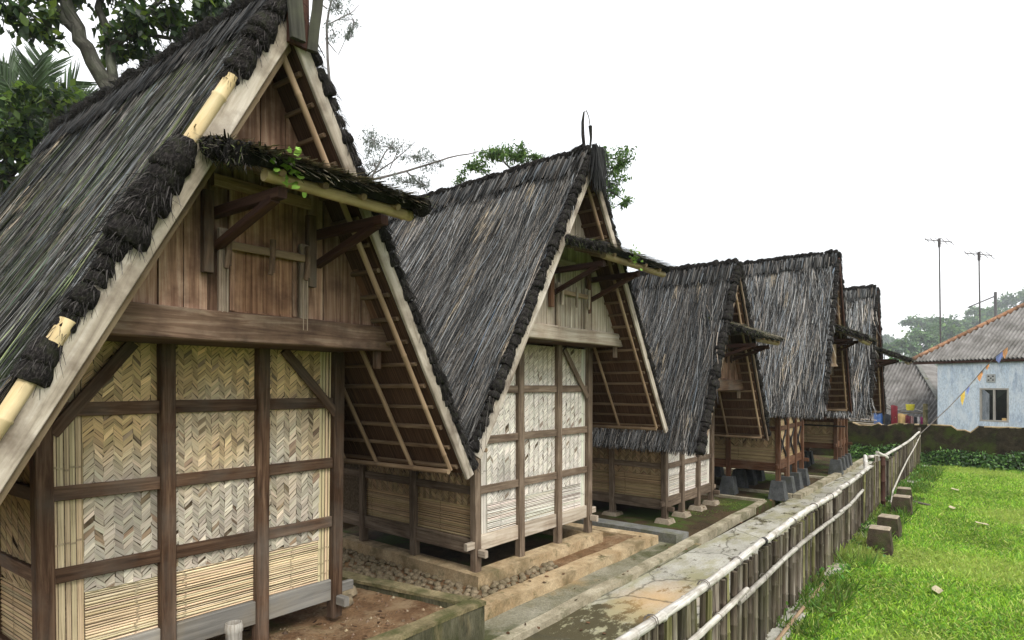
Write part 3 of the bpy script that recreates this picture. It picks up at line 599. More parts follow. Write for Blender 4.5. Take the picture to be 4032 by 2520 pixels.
def make_hut(P):
    random.seed(P['seed']); np.random.seed(P['seed'])
    xc, xs, Yf, D = P['xc'], P['xs'], P['Yf'], P['D']
    zb, zt, Yg, Yb, za, ze, hw, L = P['zb'], P['zt'], P['Yg'], P['Yb'], P['za'], P['ze'], P['hw'], P['L']
    skew, ky, fl = P.get('skew', 0), P.get('ky', 0), P.get('flare', 0.03)
    wm, gm, bm_ = P['wood'], P['gable'], P['beamwood']
    detail = P.get('detail', 1)
    root = thing('granary_hut', P['label'], 'granary hut', (xc, Yf, 0.0), 'thatched granary huts in a row')
    def T(p):
        x, y, z = p; return (x + skew * (y - Yb), y + ky * (x - xc), z)
    def Tw(p):
        x, y, z = p; k = min(1, max(0, (z - zb) / (zt - zb))); return T((xc + (x - xc) * (1 + fl * k), y, z))
    def add(m, name, mat, parent=root, TT=T, smooth=False, kind=None): return m.build(name, mat, parent, root, TT, smooth, kind)
    pw = P.get('pw', 0.088)
    ys = [Yf] + [Yf + D * k / 3 for k in (1, 2, 3)]
    # ---- frame
    for x in xs:
        m = MB(); m.beam((x, Yf, zb), (x, Yf, zt + .03), pw, pw, (0, 1, 0), .007, W, .002, 3); add(m, 'post', wm, TT=Tw)
    for y in ys[1:]:
        for x in (xs[0], xs[-1]):
            m = MB(); m.beam((x, y, zb - .02), (x, y, zt), pw, pw, (0, 1, 0), .007, W, .003, 3); add(m, 'post', wm, TT=Tw)
    s0, s1 = P['sill']; sc = (s0 + s1) / 2; sh = s1 - s0
    sm = P.get('sillwood', wm)
    for i in range(3):
        m = MB(); m.beam((xs[i] + pw / 2, Yf + .012, sc), (xs[i + 1] - pw / 2, Yf + .012, sc), .05, sh, (0, 0, 1), .006, W, .002, 2); add(m, 'sill', sm, TT=Tw)
    for x in (xs[0], xs[-1]):
        for i in range(3):
            m = MB(); m.beam((x, ys[i] + pw / 2, sc - .03), (x, ys[i + 1] - pw / 2, sc - .03), .05, sh, (0, 0, 1), .006); add(m, 'sill', wm, TT=Tw)
        m = MB(); m.beam((x + (pw / 2 if x > xc else -pw / 2), Yf - .005, sc), (x + (.16 if x > xc else -.16), Yf - .005, sc), .05, .075, (0, 0, 1), .006); add(m, 'sill_tenon', P.get('sillwood', wm), TT=Tw)
        m = MB(); m.beam((x, Yf - pw / 2 - .01, sc - .08), (x, Yf - .15, sc - .08), .05, .075, (0, 0, 1), .006); add(m, 'sill_tenon', P.get('sillwood', wm), TT=Tw)
    rh = P.get('rh', 0.075)
    for z in P['rails']:
        for i in range(3):
            m = MB(); m.beam((xs[i] + pw / 2, Yf - .002, z), (xs[i + 1] - pw / 2, Yf - .002, z), .03, rh, (0, 0, 1), .005, W, .002, 2); add(m, 'rail', wm, TT=Tw)
            for x in (xs[0], xs[-1]):
                m = MB(); m.beam((x, ys[i] + pw / 2, z), (x, ys[i + 1] - pw / 2, z), .035, rh, (0, 0, 1), .005); add(m, 'rail', wm, TT=Tw)
    for z, x in P.get('braces', []):
        pass
    for (p0, p1) in P.get('braces', []):
        m = MB(); m.beam((p0[0], Yf - .028, p0[1]), (p1[0], Yf - .028, p1[1]), .024, .07, (0, 0, 1), .005, W, .001, 2); add(m, 'brace', wm, TT=Tw)
    # ---- woven walls: backing, herringbone, split bamboo
    pw_fn, lath_fn = PALS[P['pal']]
    front = lambda x, z, d: V(x, Yf + .026 - d, z)
    zl = P['zl']; lw, rw_ = P.get('side_lath', (0.17, 0.11))
    wz0 = s1
    for i in range(3):
        a, b = xs[i] + pw / 2 - .01, xs[i + 1] - pw / 2 + .01
        m = MB(); m.face([front(a, wz0 - .05, 0), front(b, wz0 - .05, 0), front(b, zt, 0), front(a, zt, 0)]); pn = add(m, 'wall_panel', 'weave_back', TT=Tw)
        aa, bb = (a + lw if i == 0 else a), (b - rw_ if i == 2 else b)
        tone_ = random.uniform(.9, 1.1); ph_ = random.uniform(0, 6)
        def pfn(f_, xz, tone_=tone_, ph_=ph_):
            st_ = 1 - .38 * max(0, mnoise.noise(V(xz[0] * 3.2 + ph_, xz[1] * 1.3, ph_)) - .12) / .5; return tuple(c_ * tone_ * st_ for c_ in pw_fn(f_, xz))
        def fbulge(x_, z_, d_, aa=aa, bb=bb, ph_=ph_): return front(x_, z_, d_ + .010 * abs(math.sin(math.pi * (x_ - aa) / (bb - aa))) * (.5 + .5 * math.sin(z_ * 4.2 + ph_)))
        m = MB(); weave(m, aa, bb, zl, zt, fbulge, P['cw'] * random.uniform(.9, 1.12), P['th'] * random.uniform(.9, 1.12), pfn); add(m, 'woven_bamboo', 'fiber', pn, TT=Tw, kind='stuff')
        m = MB(); laths(m, aa, bb, wz0 - .02, zl, front, .017, lath_fn, 1)
        if i == 0: laths(m, a, aa, wz0 - .02, zt, front, .026, lath_fn, 3, False)
        if i == 2: laths(m, bb, b, wz0 - .02, zt, front, .028, lath_fn, 4, False)
        add(m, 'split_bamboo', 'fiber', pn, TT=Tw, kind='stuff')
    for x, sg in ((xs[0], 1), (xs[-1], -1)):
        sidef = lambda yy, z, d, x=x, sg=sg: V(x + sg * (.018 - d), yy, z)
        for i in range(3):
            a, b = ys[i] + pw / 2 - .01, ys[i + 1] - pw / 2 + .01
            m = MB(); q = [sidef(a, wz0 - .1, 0), sidef(b, wz0 - .1, 0), sidef(b, zt, 0), sidef(a, zt, 0)]; m.face(q); pn = add(m, 'wall_panel', 'weave_back', TT=Tw)
            if i < 2 and sg > 0:
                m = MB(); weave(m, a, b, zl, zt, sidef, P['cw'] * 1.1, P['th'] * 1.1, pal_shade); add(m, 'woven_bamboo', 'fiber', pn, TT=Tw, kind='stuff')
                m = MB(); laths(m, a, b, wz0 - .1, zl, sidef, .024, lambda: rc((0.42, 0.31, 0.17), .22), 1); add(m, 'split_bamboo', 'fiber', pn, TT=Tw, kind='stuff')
    m = MB(); m.box((xs[0] + .02, Yf + .04, s0 - .02), (xs[-1] - .02, Yf + D - .03, s0 + .02)); add(m, 'floor', 'wood_dark', TT=Tw)
    m = MB(); m.face([(xs[0], Yf + D, s0), (xs[-1], Yf + D, s0), (xs[-1], Yf + D, zt), (xs[0], Yf + D, zt)]); add(m, 'wall_panel', 'weave_back', TT=Tw)
    if P.get('squiggle'):
        for i in range(3):
            cx_ = (xs[i] + xs[i + 1]) / 2; w = (xs[i + 1] - xs[i]) / 2 - pw / 2
            for (z0, z1) in P['squiggle']:
                for sg in (-1, 1):
                    pts = []
                    for k in range(17):
                        t = k / 16; a = t * 2 * math.pi
                        pts.append((cx_ + sg * w * (0.50 + 0.42 * math.cos(a)), Yf + .002 - .004 * math.sin(a * .5), z0 + (z1 - z0) * t))
                    m = MB(); m.tube(pts, .016, 6); add(m, 'painted_scroll', 'black_paint', TT=Tw)
    # ---- plate beam and gable boards
    b0, b1 = P['beam']; zc = (b0 + b1) / 2
    slope = (za - ze) / hw
    def half(z, inset=0.13): return max(0.02, (za - z) / slope - inset)
    bw = half(b0) + .02
    m = MB(); m.beam((xc - bw, Yg - .03, zc), (xc + bw, Yg - .03, zc), .075, b1 - b0, (0, 0, 1), .008, W, .003, 6); add(m, 'plate_beam', bm_)
    m = MB(); m.box((xc - bw + .05, Yg + .0085, b0 + .004), (xc + bw - .05, Yf + .06, b0 + .03)); add(m, 'soffit', 'wood_brown')
    for sg in (-1, 1):
        x = xc + sg * (bw - .09)
        m = MB(); m.beam((x, Yg, b0), (x, Yg, b0 - .14), .05, .05, (0, 1, 0), .008); add(m, 'peg', wm)
        m = MB(); m.beam((x, Yg - .02, b0 + .035), (x, Yf + .3, b0 + .035), .055, .05, (0, 0, 1), .005); add(m, 'plate_end', bm_)
        m = MB(); m.beam((xc + sg * half(b1 - .05, .10), Yg - .025, b1 - .04), (xc + sg * .015, Yg - .025, za - .14), .055, .085, (0, 1, 0), .006, W, .002, 3); add(m, 'gable_rafter', P.get('rafterwood', 'wood_rafter'))
    # vertical planks
    nb = P.get('nplank', 11); g0, g1 = xc - half(b1), xc + half(b1); x = g0; widths = [random.uniform(.8, 1.25) for _ in range(nb)]; ssum = sum(widths)
    for w in widths:
        w = w / ssum * (g1 - g0); xa, xb = x + .004, x + w - .004; x += w
        def top(xx): return za - .12 - slope * max(0, abs(xx - xc) )
        dy = random.uniform(-.006, .006); pts = [(xa, b1 - .03), (xb, b1 - .03), (xb, max(b1, top(xb)))]
        if xa < xc < xb: pts.append((xc, top(xc)))
        pts.append((xa, max(b1, top(xa)))); off = random.random() * 40
        m = MB(); y0 = Yg + dy; y1 = y0 + .02
        m.face([V(px, y0, pz) for px, pz in pts], [(px + off, pz) for px, pz in pts])
        m.face([V(px, y1, pz) for px, pz in reversed(pts)], [(px + off, pz) for px, pz in reversed(pts)])
        for k in range(len(pts)):
            p, q = pts[k], pts[(k + 1) % len(pts)]
            m.face([(q[0], y0, q[1]), (p[0], y0, p[1]), (p[0], y1, p[1]), (q[0], y1, q[1])], [(off, q[1]), (off, p[1]), (off + .02, p[1]), (off + .02, q[1])])
        add(m, 'plank', gm)
    # hatch door with jambs, bar and hooks
    dx0, dx1, dz0, dz1 = P['door']
    dr = None
    m = MB(); m.beam(((dx0 + dx1) / 2, Yg - .018, dz0), ((dx0 + dx1) / 2, Yg - .018, dz1), dx1 - dx0, .018, (0, 1, 0), .002); dr = add(m, 'hatch_door', P.get('doorwood', gm))
    for k in range(1, 4):
        xx = dx0 + (dx1 - dx0) * k / 4 + random.uniform(-.01, .01)
        m = MB(); m.beam((xx, Yg - .030, dz0 + .01), (xx, Yg - .030, dz1 - .01), .016 if k != 2 else .03, .008, (0, 1, 0), .002); add(m, 'door_batten', P.get('doorwood', gm), dr)
    for xx, sg in ((dx0 - .045, -1), (dx1 + .045, 1)):
        m = MB(); m.beam((xx, Yg - .045, b1 - .085), (xx, Yg - .045, dz0 + .5), .06, .03, (0, 1, 0), .005); add(m, 'jamb', P.get('jambwood', gm))
        for q in (-.015, .015):
            m = MB(); m.beam((xx + q, Yg - .063, b1 - .08), (xx + q, Yg - .063, dz0 + .48), .008, .008, (0, 1, 0), .002); add(m, 'jamb_bead', P.get('jambwood', gm))
    m = MB(); m.beam((dx0 - .10, Yg - .032, dz1 + .03), (dx1 + .10, Yg - .032, dz1 + .03), .035, .075, (0, 0, 1), .004); add(m, 'door_header', gm)
    for xx in (dx0 + .015, dx1 - .015):
        m = MB(); m.beam((xx, Yg - .034, dz0 + .005), (xx, Yg - .034, dz1 - .01), .03, .014, (0, 1, 0), .003); add(m, 'door_stile', gm, dr)
    zr = dz0 + .40
    m = MB(); m.beam((dx0 - .02, Yg - .075, zr), (dx1 + .04, Yg - .075, zr), .022, .05, (0, 0, 1), .004); add(m, 'door_bar', 'bamboo_pole')
    for xx in (dx0 - .035, (dx0 + dx1) / 2 + .02, dx1 + .045):
        m = MB(); m.beam((xx, Yg - .095, zr + .08), (xx, Yg - .085, zr - .13), .03, .03, (0, 1, 0), .006)
        m.beam((xx - .005, Yg - .098, zr - .04), (xx - .02, Yg - .10, zr - .15), .026, .022, (0, 1, 0), .005); add(m, 'bar_hook', bm_)
    # ---- roof
    Ye = Yb + L; nvec = {}
    for sg in (-1, 1):
        d = V(sg * hw, 0, ze - za); sl = d.length; d.normalize(); n = V(-d.z * sg, 0, d.x * sg) if False else V(sg * (za - ze), 0, hw).normalized()
        ap = V(xc, 0, za)
        def RP(s, y, h, d=d, n=n): q = ap + d * s + n * h; return V(q.x, y, q.z)
        th = .10
        m = MB(); NS, NY = 14, 10
        for i in range(NS):
            for j in range(NY):
                q = []
                for (a, b) in ((i, j), (i, j + 1), (i + 1, j + 1), (i + 1, j)):
                    s = sl * a / NS; y = Yb + L * b / NY
                    q.append((RP(s, y, .015 * mnoise.noise(V(s * 2, y * 2, sg))), (y, s)))
                m.face([p[0] for p in (q if sg < 0 else reversed(q))], [p[1] for p in (q if sg < 0 else list(reversed(q)))])
        m.face([RP(0, Yb, 0), RP(sl, Yb, 0), RP(sl, Yb, -th), RP(0, Yb, -th)]); m.face([RP(0, Ye, 0), RP(sl, Ye, 0), RP(sl, Ye, -th), RP(0, Ye, -th)])
        m.face([RP(sl, Yb, 0), RP(sl, Ye, 0), RP(sl, Ye, -th), RP(sl, Yb, -th)])
        slopeo = add(m, 'roof_slope', 'thatch_base', smooth=False)
        m = MB()
        m.face([RP(0.02, Yb, -th - .004), RP(sl, Yb, -th - .004), RP(sl, Ye, -th - .004), RP(0.02, Ye, -th - .004)], [(Yb, 0), (Yb, sl), (Ye, sl), (Ye, 0)]); add(m, 'thatch_underside', 'thatch_under', slopeo)
        # strands
        N = P['strands'] if sg < 0 else int(P['strands'] * .45)
        s = np.random.rand(N) * sl * 1.02; y = Yb + np.random.rand(N) * L
        ln = np.random.uniform(.35, 1.0, N) * P.get('slen', 1.0); ln = np.minimum(ln, sl - s + np.random.uniform(-.04, .10, N)); ok = ln > .06
        # clumps lean together
        lean = np.array([0.16 * mnoise.noise(V(a * 1.3, b * 1.8, P['seed'] * 2.0)) for a, b in zip(s, y)]) + np.random.randn(N) * P.get('mess', .05) + P.get('lean', 0) * sg * -1
        dn = np.array(d)[None] * np.cos(lean)[:, None] + np.array([[0, 1.0, 0]]) * np.sin(lean)[:, None]
        h = np.random.rand(N) ** 1.5 * .035 + .05 * np.clip(np.array([mnoise.noise(V(a * 1.1, b * 1.5, P['seed'] + 9.0)) + .6 * mnoise.noise(V(a * 3.1, b * 4.2, P['seed'] + 3.0)) for a, b in zip(s, y)]), 0, 1)
        p0 = np.array(ap)[None] + np.array(d)[None] * s[:, None] + np.array(n)[None] * h[:, None]; p0[:, 1] = y
        end_y = p0[:, 1] + dn[:, 1] * ln; ok &= (end_y > Yb - .03) & (end_y < Ye + .03)
        wdt = np.random.uniform(.005, .014, N) * P.get('swid', 1.0)
        twist = np.random.randn(N) * .5; nn = np.array(n)[None] * np.cos(twist)[:, None] + np.array([[0, 1.0, 0]]) * np.sin(twist)[:, None]
        cols = thatch_cols(N, P.get('palefrac', .06), P.get('tone', 1.0), P.get('green', 0.0))
        patch = np.array([mnoise.noise(V(a * .9, b * .9, P['seed'] * 3.0 + 5)) for a, b in zip(s, y)]); cols *= (1 + 0.5 * patch)[:, None]
        bare = np.array([mnoise.noise(V(a * 1.6, b * 4.5, P['seed'] * 1.7 + 2)) for a, b in zip(s, y)]) > P.get('bare', .44)
        bk = bare & (np.random.rand(N) < .5); cols[bk] = np.array([[.36, .30, .22]]) * np.random.uniform(.6, 1.3, (bk.sum(), 1)); ln = np.where(bk, ln * .35, ln)
        parts = [ribbons(p0[ok], unit(dn[ok]), nn[ok], ln[ok], wdt[ok], cols[ok], np.random.uniform(-.004, .022, ok.sum()), np.stack([np.zeros(ok.sum()), np.random.randn(ok.sum()) * .075 * ln[ok], np.random.randn(ok.sum()) * .008], 1), 3)]
        # eave fringe
        M = int(L * 330); yy = Yb + np.random.rand(M) * L; hh = np.random.uniform(-th, .02, M)
        p0 = np.array(ap)[None] + np.array(d)[None] * (sl - .10) + np.array(n)[None] * hh[:, None]; p0[:, 1] = yy
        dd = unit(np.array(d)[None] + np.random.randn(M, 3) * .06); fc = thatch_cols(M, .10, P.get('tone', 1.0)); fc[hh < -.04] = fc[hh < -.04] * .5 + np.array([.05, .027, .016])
        parts.append(ribbons(p0, dd, np.repeat(np.array(n)[None], M, 0), np.random.uniform(.09, .20, M), np.random.uniform(.008, .018, M), fc))
        # ridge cap band of finer, darker thatch
        M = int(L * 260); yy = Yb + np.random.rand(M) * L; p0 = np.array(ap)[None] + np.array(d)[None] * np.random.uniform(-.02, .10, M)[:, None] + np.array(n)[None] * np.random.uniform(.045, .075, M)[:, None]; p0[:, 1] = yy
        dd = unit(np.array(d)[None] + np.random.randn(M, 3) * .05)
        band = .26 * (1 + .35 * np.array([mnoise.noise(V(b * 2.2, 0, P['seed'])) for b in yy]))
        parts.append(ribbons(p0, dd, np.repeat(np.array(n)[None], M, 0), band * np.random.uniform(.8, 1.1, M), np.random.uniform(.012, .022, M), thatch_cols(M, .03, .6 * P.get('tone', 1.0))))
        v, f, u, c = join(parts); v2 = v.copy(); v2[:, 0] = v[:, 0] + skew * (v[:, 1] - Yb); v2[:, 1] = v[:, 1] + ky * (v[:, 0] - xc)
        np_mesh('thatch_straw', v2, f, u, c, 'thatch', slopeo, root, 'stuff')
        m = MB(); nseg = 26
        for k in range(nseg):
            ya, yb_ = Yb + L * k / nseg, Yb + L * (k + 1) / nseg; e0, e1 = random.uniform(.22, .30), random.uniform(.22, .30)
            m.face([RP(-.02, ya, .045), RP(e0, ya, .045), RP(e1, yb_, .045), RP(-.02, yb_, .045)], [(ya, 0), (ya, e0), (yb_, e1), (yb_, 0)])
            m.face([RP(e0, ya, .045), RP(e0, ya, .0), RP(e1, yb_, .0), RP(e1, yb_, .045)], [(ya, 0), (ya, .05), (yb_, .05), (yb_, 0)])
        add(m, 'ridge_flap', 'thatch_base')
        # verge board
        bwid = P.get('barge_w', .15) if sg < 0 else P.get('barge_r', P.get('barge_w', .15) * .8)
        m = MB(); m.beam(RP(.02 if sg < 0 else .05, Yb - .025, -th + .03), RP(sl + P.get('barge_x', .05), Yb - .025, -th + .03), .03, bwid, tuple(n), .005, W, .003, 6); add(m, 'verge_board', P.get('barge', 'wood_barge'))
        # rafters, laths and the eave pole under the thatch
        nr = P.get('nraft', 6)
        for k in range(nr):
            y = Yb + .045 + (L - .25) * k / (nr - 1)
            if k and sg < 0 and k < nr - 1: continue
            m = MB(); m.bamboo(RP(.12, y, -th - .07), RP(sl - .07, y, -th - .07), .021, .45, 7, .85); add(m, 'rafter', 'bamboo_pole', smooth=True)
        if sg > 0:
            nl = P.get('nlath', 15)
            for k in range(nl):
                s_ = .25 + (sl - .32) * k / (nl - 1)
                m = MB(); m.bamboo(RP(s_, Yb + .02, -th - .016), RP(s_ + random.uniform(-.02, .02), Ye - .05, -th - .016), random.uniform(.015, .021), .5, 6, .9); add(m, 'lath', 'lath_brown', smooth=True)
        m = MB(); m.bamboo(RP(sl - .08, Yb + .03, -th - .105), RP(sl - .08, Ye - .1, -th - .105), .022, .5, 7, .95); add(m, 'eave_pole', 'bamboo_pole', smooth=True)
        # black fibre rolls along the verge
        rr = P.get('roll_r', .075)
        spans = P['rolls_left'] if sg < 0 else P.get('rolls_right', [(.0, 1.0, 1.0)])
        hair = []
        q = d.to_track_quat('-Z', 'Y')
        for (t0, t1, big) in spans:
            s_ = t0 * sl
            while s_ < t1 * sl:
                step = rr * random.uniform(.75, 1.55) * (big if big > 1.2 else 1)
                o = bpy.data.objects.new('fibre_roll', random.choice(roll_mesh)); COL.objects.link(o); o.parent = root
                c = RP(s_, Yb - .01 + random.uniform(-.008, .008), .005 + random.uniform(-.008, .008)); c = V(*T(c))
                o.location = c - root.location; sc_ = rr * big * random.uniform(.78, 1.18)
                o.rotation_mode = 'QUATERNION'; o.rotation_quaternion = q @ Matrix.Rotation(random.uniform(0, 6.28), 4, 'Z').to_quaternion() @ Matrix.Rotation(random.uniform(-.15, .15), 4, 'X').to_quaternion()
                o.scale = (sc_ * 1.42, sc_ * 1.42, sc_ * 1.7)
                nh = int((70 if big < 1.2 else 190) * P.get('hair', 1))
                aa = np.random.rand(nh) * 6.28; e1 = np.array(n); e2 = np.array([0, -1.0, 0])
                rad = e1[None] * np.cos(aa)[:, None] + e2[None] * np.sin(aa)[:, None]
                rad = rad[rad @ e1 > -.75]; nh = len(rad)
                pp = np.array(c)[None] + rad * (sc_ * .85) + np.array(d)[None] * np.random.uniform(-sc_, sc_, nh)[:, None]
                hd = unit(np.array(d)[None] * 1.0 + rad * np.random.uniform(.1, .9, nh)[:, None] + np.random.randn(nh, 3) * .35)
                ll = np.random.uniform(.025, .07, nh) * (1 if big < 1.2 else 1.7)
                hair.append(ribbons(pp, hd, unit(np.cross(hd, np.random.randn(nh, 3))), ll, np.random.uniform(.0015, .004, nh), np.repeat(.01 + .09 * np.random.rand(nh, 1) ** 2, 3, 1) * np.array([1.10, 1, .95]), 0, np.array([[0, 0, -.02]]) * np.ones((nh, 1))))
                s_ += step
        if hair:
            v, f, u, c = join(hair); np_mesh('fibre_hair', v, f, u, c, 'thatch', root, root, 'stuff')
        if P.get('verge_bamboo') and sg < 0:
            for (t0, t1) in P['verge_bamboo']:
                m = MB(); m.bamboo(RP(sl * t0, Yb - .030, .008), RP(sl * t1, Yb - .030, .008), .036, .42, 9, 1.0, .004); add(m, 'verge_bamboo', 'bamboo_yellow', smooth=True)
    # ridge of fibre rolls
    y = Yb + .05; rr = P.get('roll_r', .075) * .95; hair = []
    while y < Ye:
        o = bpy.data.objects.new('ridge_roll', random.choice(roll_mesh)); COL.objects.link(o); o.parent = root
        c = V(*T((xc, y, za + .055 + P.get('ridge_rise', 0) * (y - Yb) + random.uniform(-.01, .012)))); o.location = c - root.location
        o.rotation_euler = (R(90) + random.uniform(-.2, .2), random.uniform(0, 6.28), 0) if False else (R(-90 + random.uniform(-12, 12)), 0, R(random.uniform(-6, 6)))
        k = rr * random.uniform(.85, 1.4); o.scale = (k * 1.35, k * 1.45, k * 1.6); y += rr * random.uniform(1.3, 1.9)
        nh = int(60 * P.get('hair', 1)); aa = np.random.uniform(-1.9, 1.9, nh); rad = np.stack([np.sin(aa), np.zeros(nh), np.cos(aa)], 1); pp = np.array(c)[None] + rad * k * .85 + np.stack([np.zeros(nh), np.random.uniform(-k, k, nh), np.zeros(nh)], 1)
        hd = unit(rad + np.random.randn(nh, 3) * .6 + np.array([0, -.5, 0])); hair.append(ribbons(pp, hd, unit(np.cross(hd, np.random.randn(nh, 3))), np.random.uniform(.03, .09, nh), np.random.uniform(.0015, .004, nh), np.repeat(.01 + .08 * np.random.rand(nh, 1) ** 2, 3, 1), 0, np.array([[0, 0, -.02]]) * np.ones((nh, 1))))
    v, f, u, c = join(hair); np_mesh('ridge_hair', v, f, u, c, 'thatch', root, root, 'stuff')
    # ---- little canopy over the hatch
    if P.get('canopy'):
        C = P['canopy']; cx0, cx1, y0, z0, y1, z1 = C['x0'], C['x1'], Yg - .01, C['zb'], C['yf'], C['zf']
        cd = V(0, y1 - y0, z1 - z0); cl = cd.length; cd.normalize(); cn = V(0, cd.z, -cd.y); cn = cn if cn.z > 0 else -cn
        tilt = C.get('tilt', 0.0)
        def CP(x, s, h): return V(x, y0, z0 + tilt * (x - cx0)) + cd * s + cn * h
        m = MB(); nx, ns = 18, 5
        for i in range(nx):
            for j in range(ns):
                q = [CP(cx0 + (cx1 - cx0) * a / nx, cl * b / ns, .05 + .02 * mnoise.noise(V(a * .7, b * .9, 2))) for a, b in ((i, j), (i + 1, j), (i + 1, j + 1), (i, j + 1))]
                m.face(list(reversed(q)), [(p.x, p.y) for p in reversed(q)])
        m.face([CP(cx0, 0, -.01), CP(cx1, 0, -.01), CP(cx1, cl, -.01), CP(cx0, cl, -.01)])
        m.face([CP(cx0, cl, -.01), CP(cx1, cl, -.01), CP(cx1, cl, .05), CP(cx0, cl, .05)]); m.face([CP(cx0, 0, -.01), CP(cx0, cl, -.01), CP(cx0, cl, .05), CP(cx0, 0, .05)]); m.face([CP(cx1, 0, -.01), CP(cx1, cl, -.01), CP(cx1, cl, .05), CP(cx1, 0, .05)])
        cano = add(m, 'canopy', 'thatch_base')
        N = C.get('n', 1500); xx = np.random.uniform(cx0, cx1, N); ss = np.random.rand(N) * cl; hh = np.random.uniform(.045, .075, N)
        p0 = np.stack([xx, y0 + cd.y * ss + cn.y * hh, z0 + tilt * (xx - cx0) + cd.z * ss + cn.z * hh], 1)
        dd = unit(np.array(cd)[None] + np.random.randn(N, 3) * np.array([.4, .08, .10])); cc = thatch_cols(N, .62, 1.5) * np.array([[1.1, 1.0, .75]]); kk = np.random.rand(N) < .22; cc[kk] = np.array([.07, .085, .03]) * np.random.uniform(.5, 1.4, (kk.sum(), 1))
        ll = np.minimum(np.random.uniform(.08, .34, N), (cl - ss) + .14)
        v, f, u, c = ribbons(p0, dd, np.repeat(np.array(cn)[None], N, 0), ll, np.random.uniform(.006, .014, N), cc, np.random.uniform(-.005, .02, N), np.array([[0, 0, -.01]]) * np.ones((N, 1)))
        vv = v.copy(); vv[:, 0] += skew * (v[:, 1] - Yb); vv[:, 1] += ky * (v[:, 0] - xc)
        np_mesh('canopy_straw', vv, f, u, c, 'thatch', cano, root, 'stuff')
        m = MB(); m.bamboo(CP(cx0 + .12, cl - .05, -.05), CP(cx1 - .02, cl - .05, -.05), .036, .5, 9, 1.0); add(m, 'canopy_pole', P.get('canopole', 'bamboo_tan'), cano, smooth=True)
        for k in range(1, 5):
            xx_ = cx0 + (cx1 - cx0) * (k - .3) / 4.4
            m = MB(); m.bamboo(CP(xx_, .05, -.018), CP(xx_, cl + .015, -.018), .02, .4, 8, 1.0); add(m, 'canopy_rafter', 'bamboo_pole', cano, smooth=True)
        hair = []
        for side in C.get('rolls', (0,)):
            s_ = .0
            while s_ < cl + .03:
                o = bpy.data.objects.new('fibre_roll', random.choice(roll_mesh)); COL.objects.link(o); o.parent = cano
                c = V(*T(CP(cx0 + .01 if side == 0 else cx1 - .01, s_, .025))); o.location = c - root.location
                o.rotation_mode = 'QUATERNION'; o.rotation_quaternion = cd.to_track_quat('-Z', 'Y') @ Matrix.Rotation(random.uniform(0, 6.28), 4, 'Z').to_quaternion()
                k = C.get('rr', .05) * random.uniform(.9, 1.2); o.scale = (k * 1.3, k * 1.3, k * 1.6); s_ += k * 1.5
                nh = 110; aa = np.random.rand(nh) * 6.28; rad = np.stack([np.cos(aa), np.sin(aa) * cn.y, np.sin(aa) * cn.z], 1); pp = np.array(c)[None] + rad * k * .85 + np.array(cd)[None] * np.random.uniform(-k, k, nh)[:, None]
                hd = unit(rad * .6 + np.array(cd)[None] + np.random.randn(nh, 3) * .5); mossy = np.random.rand(nh, 1) < .3; cc = np.where(mossy, np.array([[.09, .11, .04]]), np.array([[.07, .062, .055]])) * np.random.rand(nh, 1) * 1.8
                hair.append(ribbons(pp, hd, unit(np.cross(hd, np.random.randn(nh, 3))), np.random.uniform(.02, .06, nh), np.random.uniform(.002, .005, nh), cc, 0, np.array([[0, 0, -.015]]) * np.ones((nh, 1))))
        if hair:
            v, f, u, c = join(hair); np_mesh('canopy_hair', v, f, u, c, 'thatch', cano, root, 'stuff')
        # brackets
        bx = C['bx']; yt = C['yt']
        for x in bx:
            zt_ = C['zt']
            m = MB(); m.beam((x, Yg + .05, zt_), (x, yt, zt_), .055, .06, (0, 0, 1), .006); add(m, 'bracket_arm', 'wood_dark')
            m = MB(); m.beam((x, Yg - .03, C['z0']), (x, yt + .07, zt_ - .02), .045, .055, (1, 0, 0), .006); add(m, 'bracket_strut', 'wood_dark')
            m = MB(); m.beam((x - .055, Yg - .04, C['z0'] - .16), (x - .055, Yg - .04, zt_ + .12), .06, .05, (0, 1, 0), .006); add(m, 'bracket_post', P.get('bracketwood', wm))
        if C.get('plant'):
            N = 46; ctr = np.array(CP(C['plant'], cl + .0, .03)); p0 = ctr + np.random.randn(N, 3) * np.array([.045, .03, .05]); hd = unit(np.random.randn(N, 3) + np.array([0, -.8, -.4])); nn = unit(np.random.randn(N, 3) + np.array([0, -1, .6]))
            cc = np.array([[.20, .36, .06]]) * np.random.uniform(.6, 1.4, (N, 1))
            v, f, u, c = ribbons(p0, hd, nn, np.random.uniform(.025, .045, N), np.random.uniform(.022, .035, N), cc)
            v[:, 0] += skew * (v[:, 1] - Yb); np_mesh('fern_leaves', v, f, u, c, 'leaf', cano, root, 'stuff')
    return root, T, add, RP

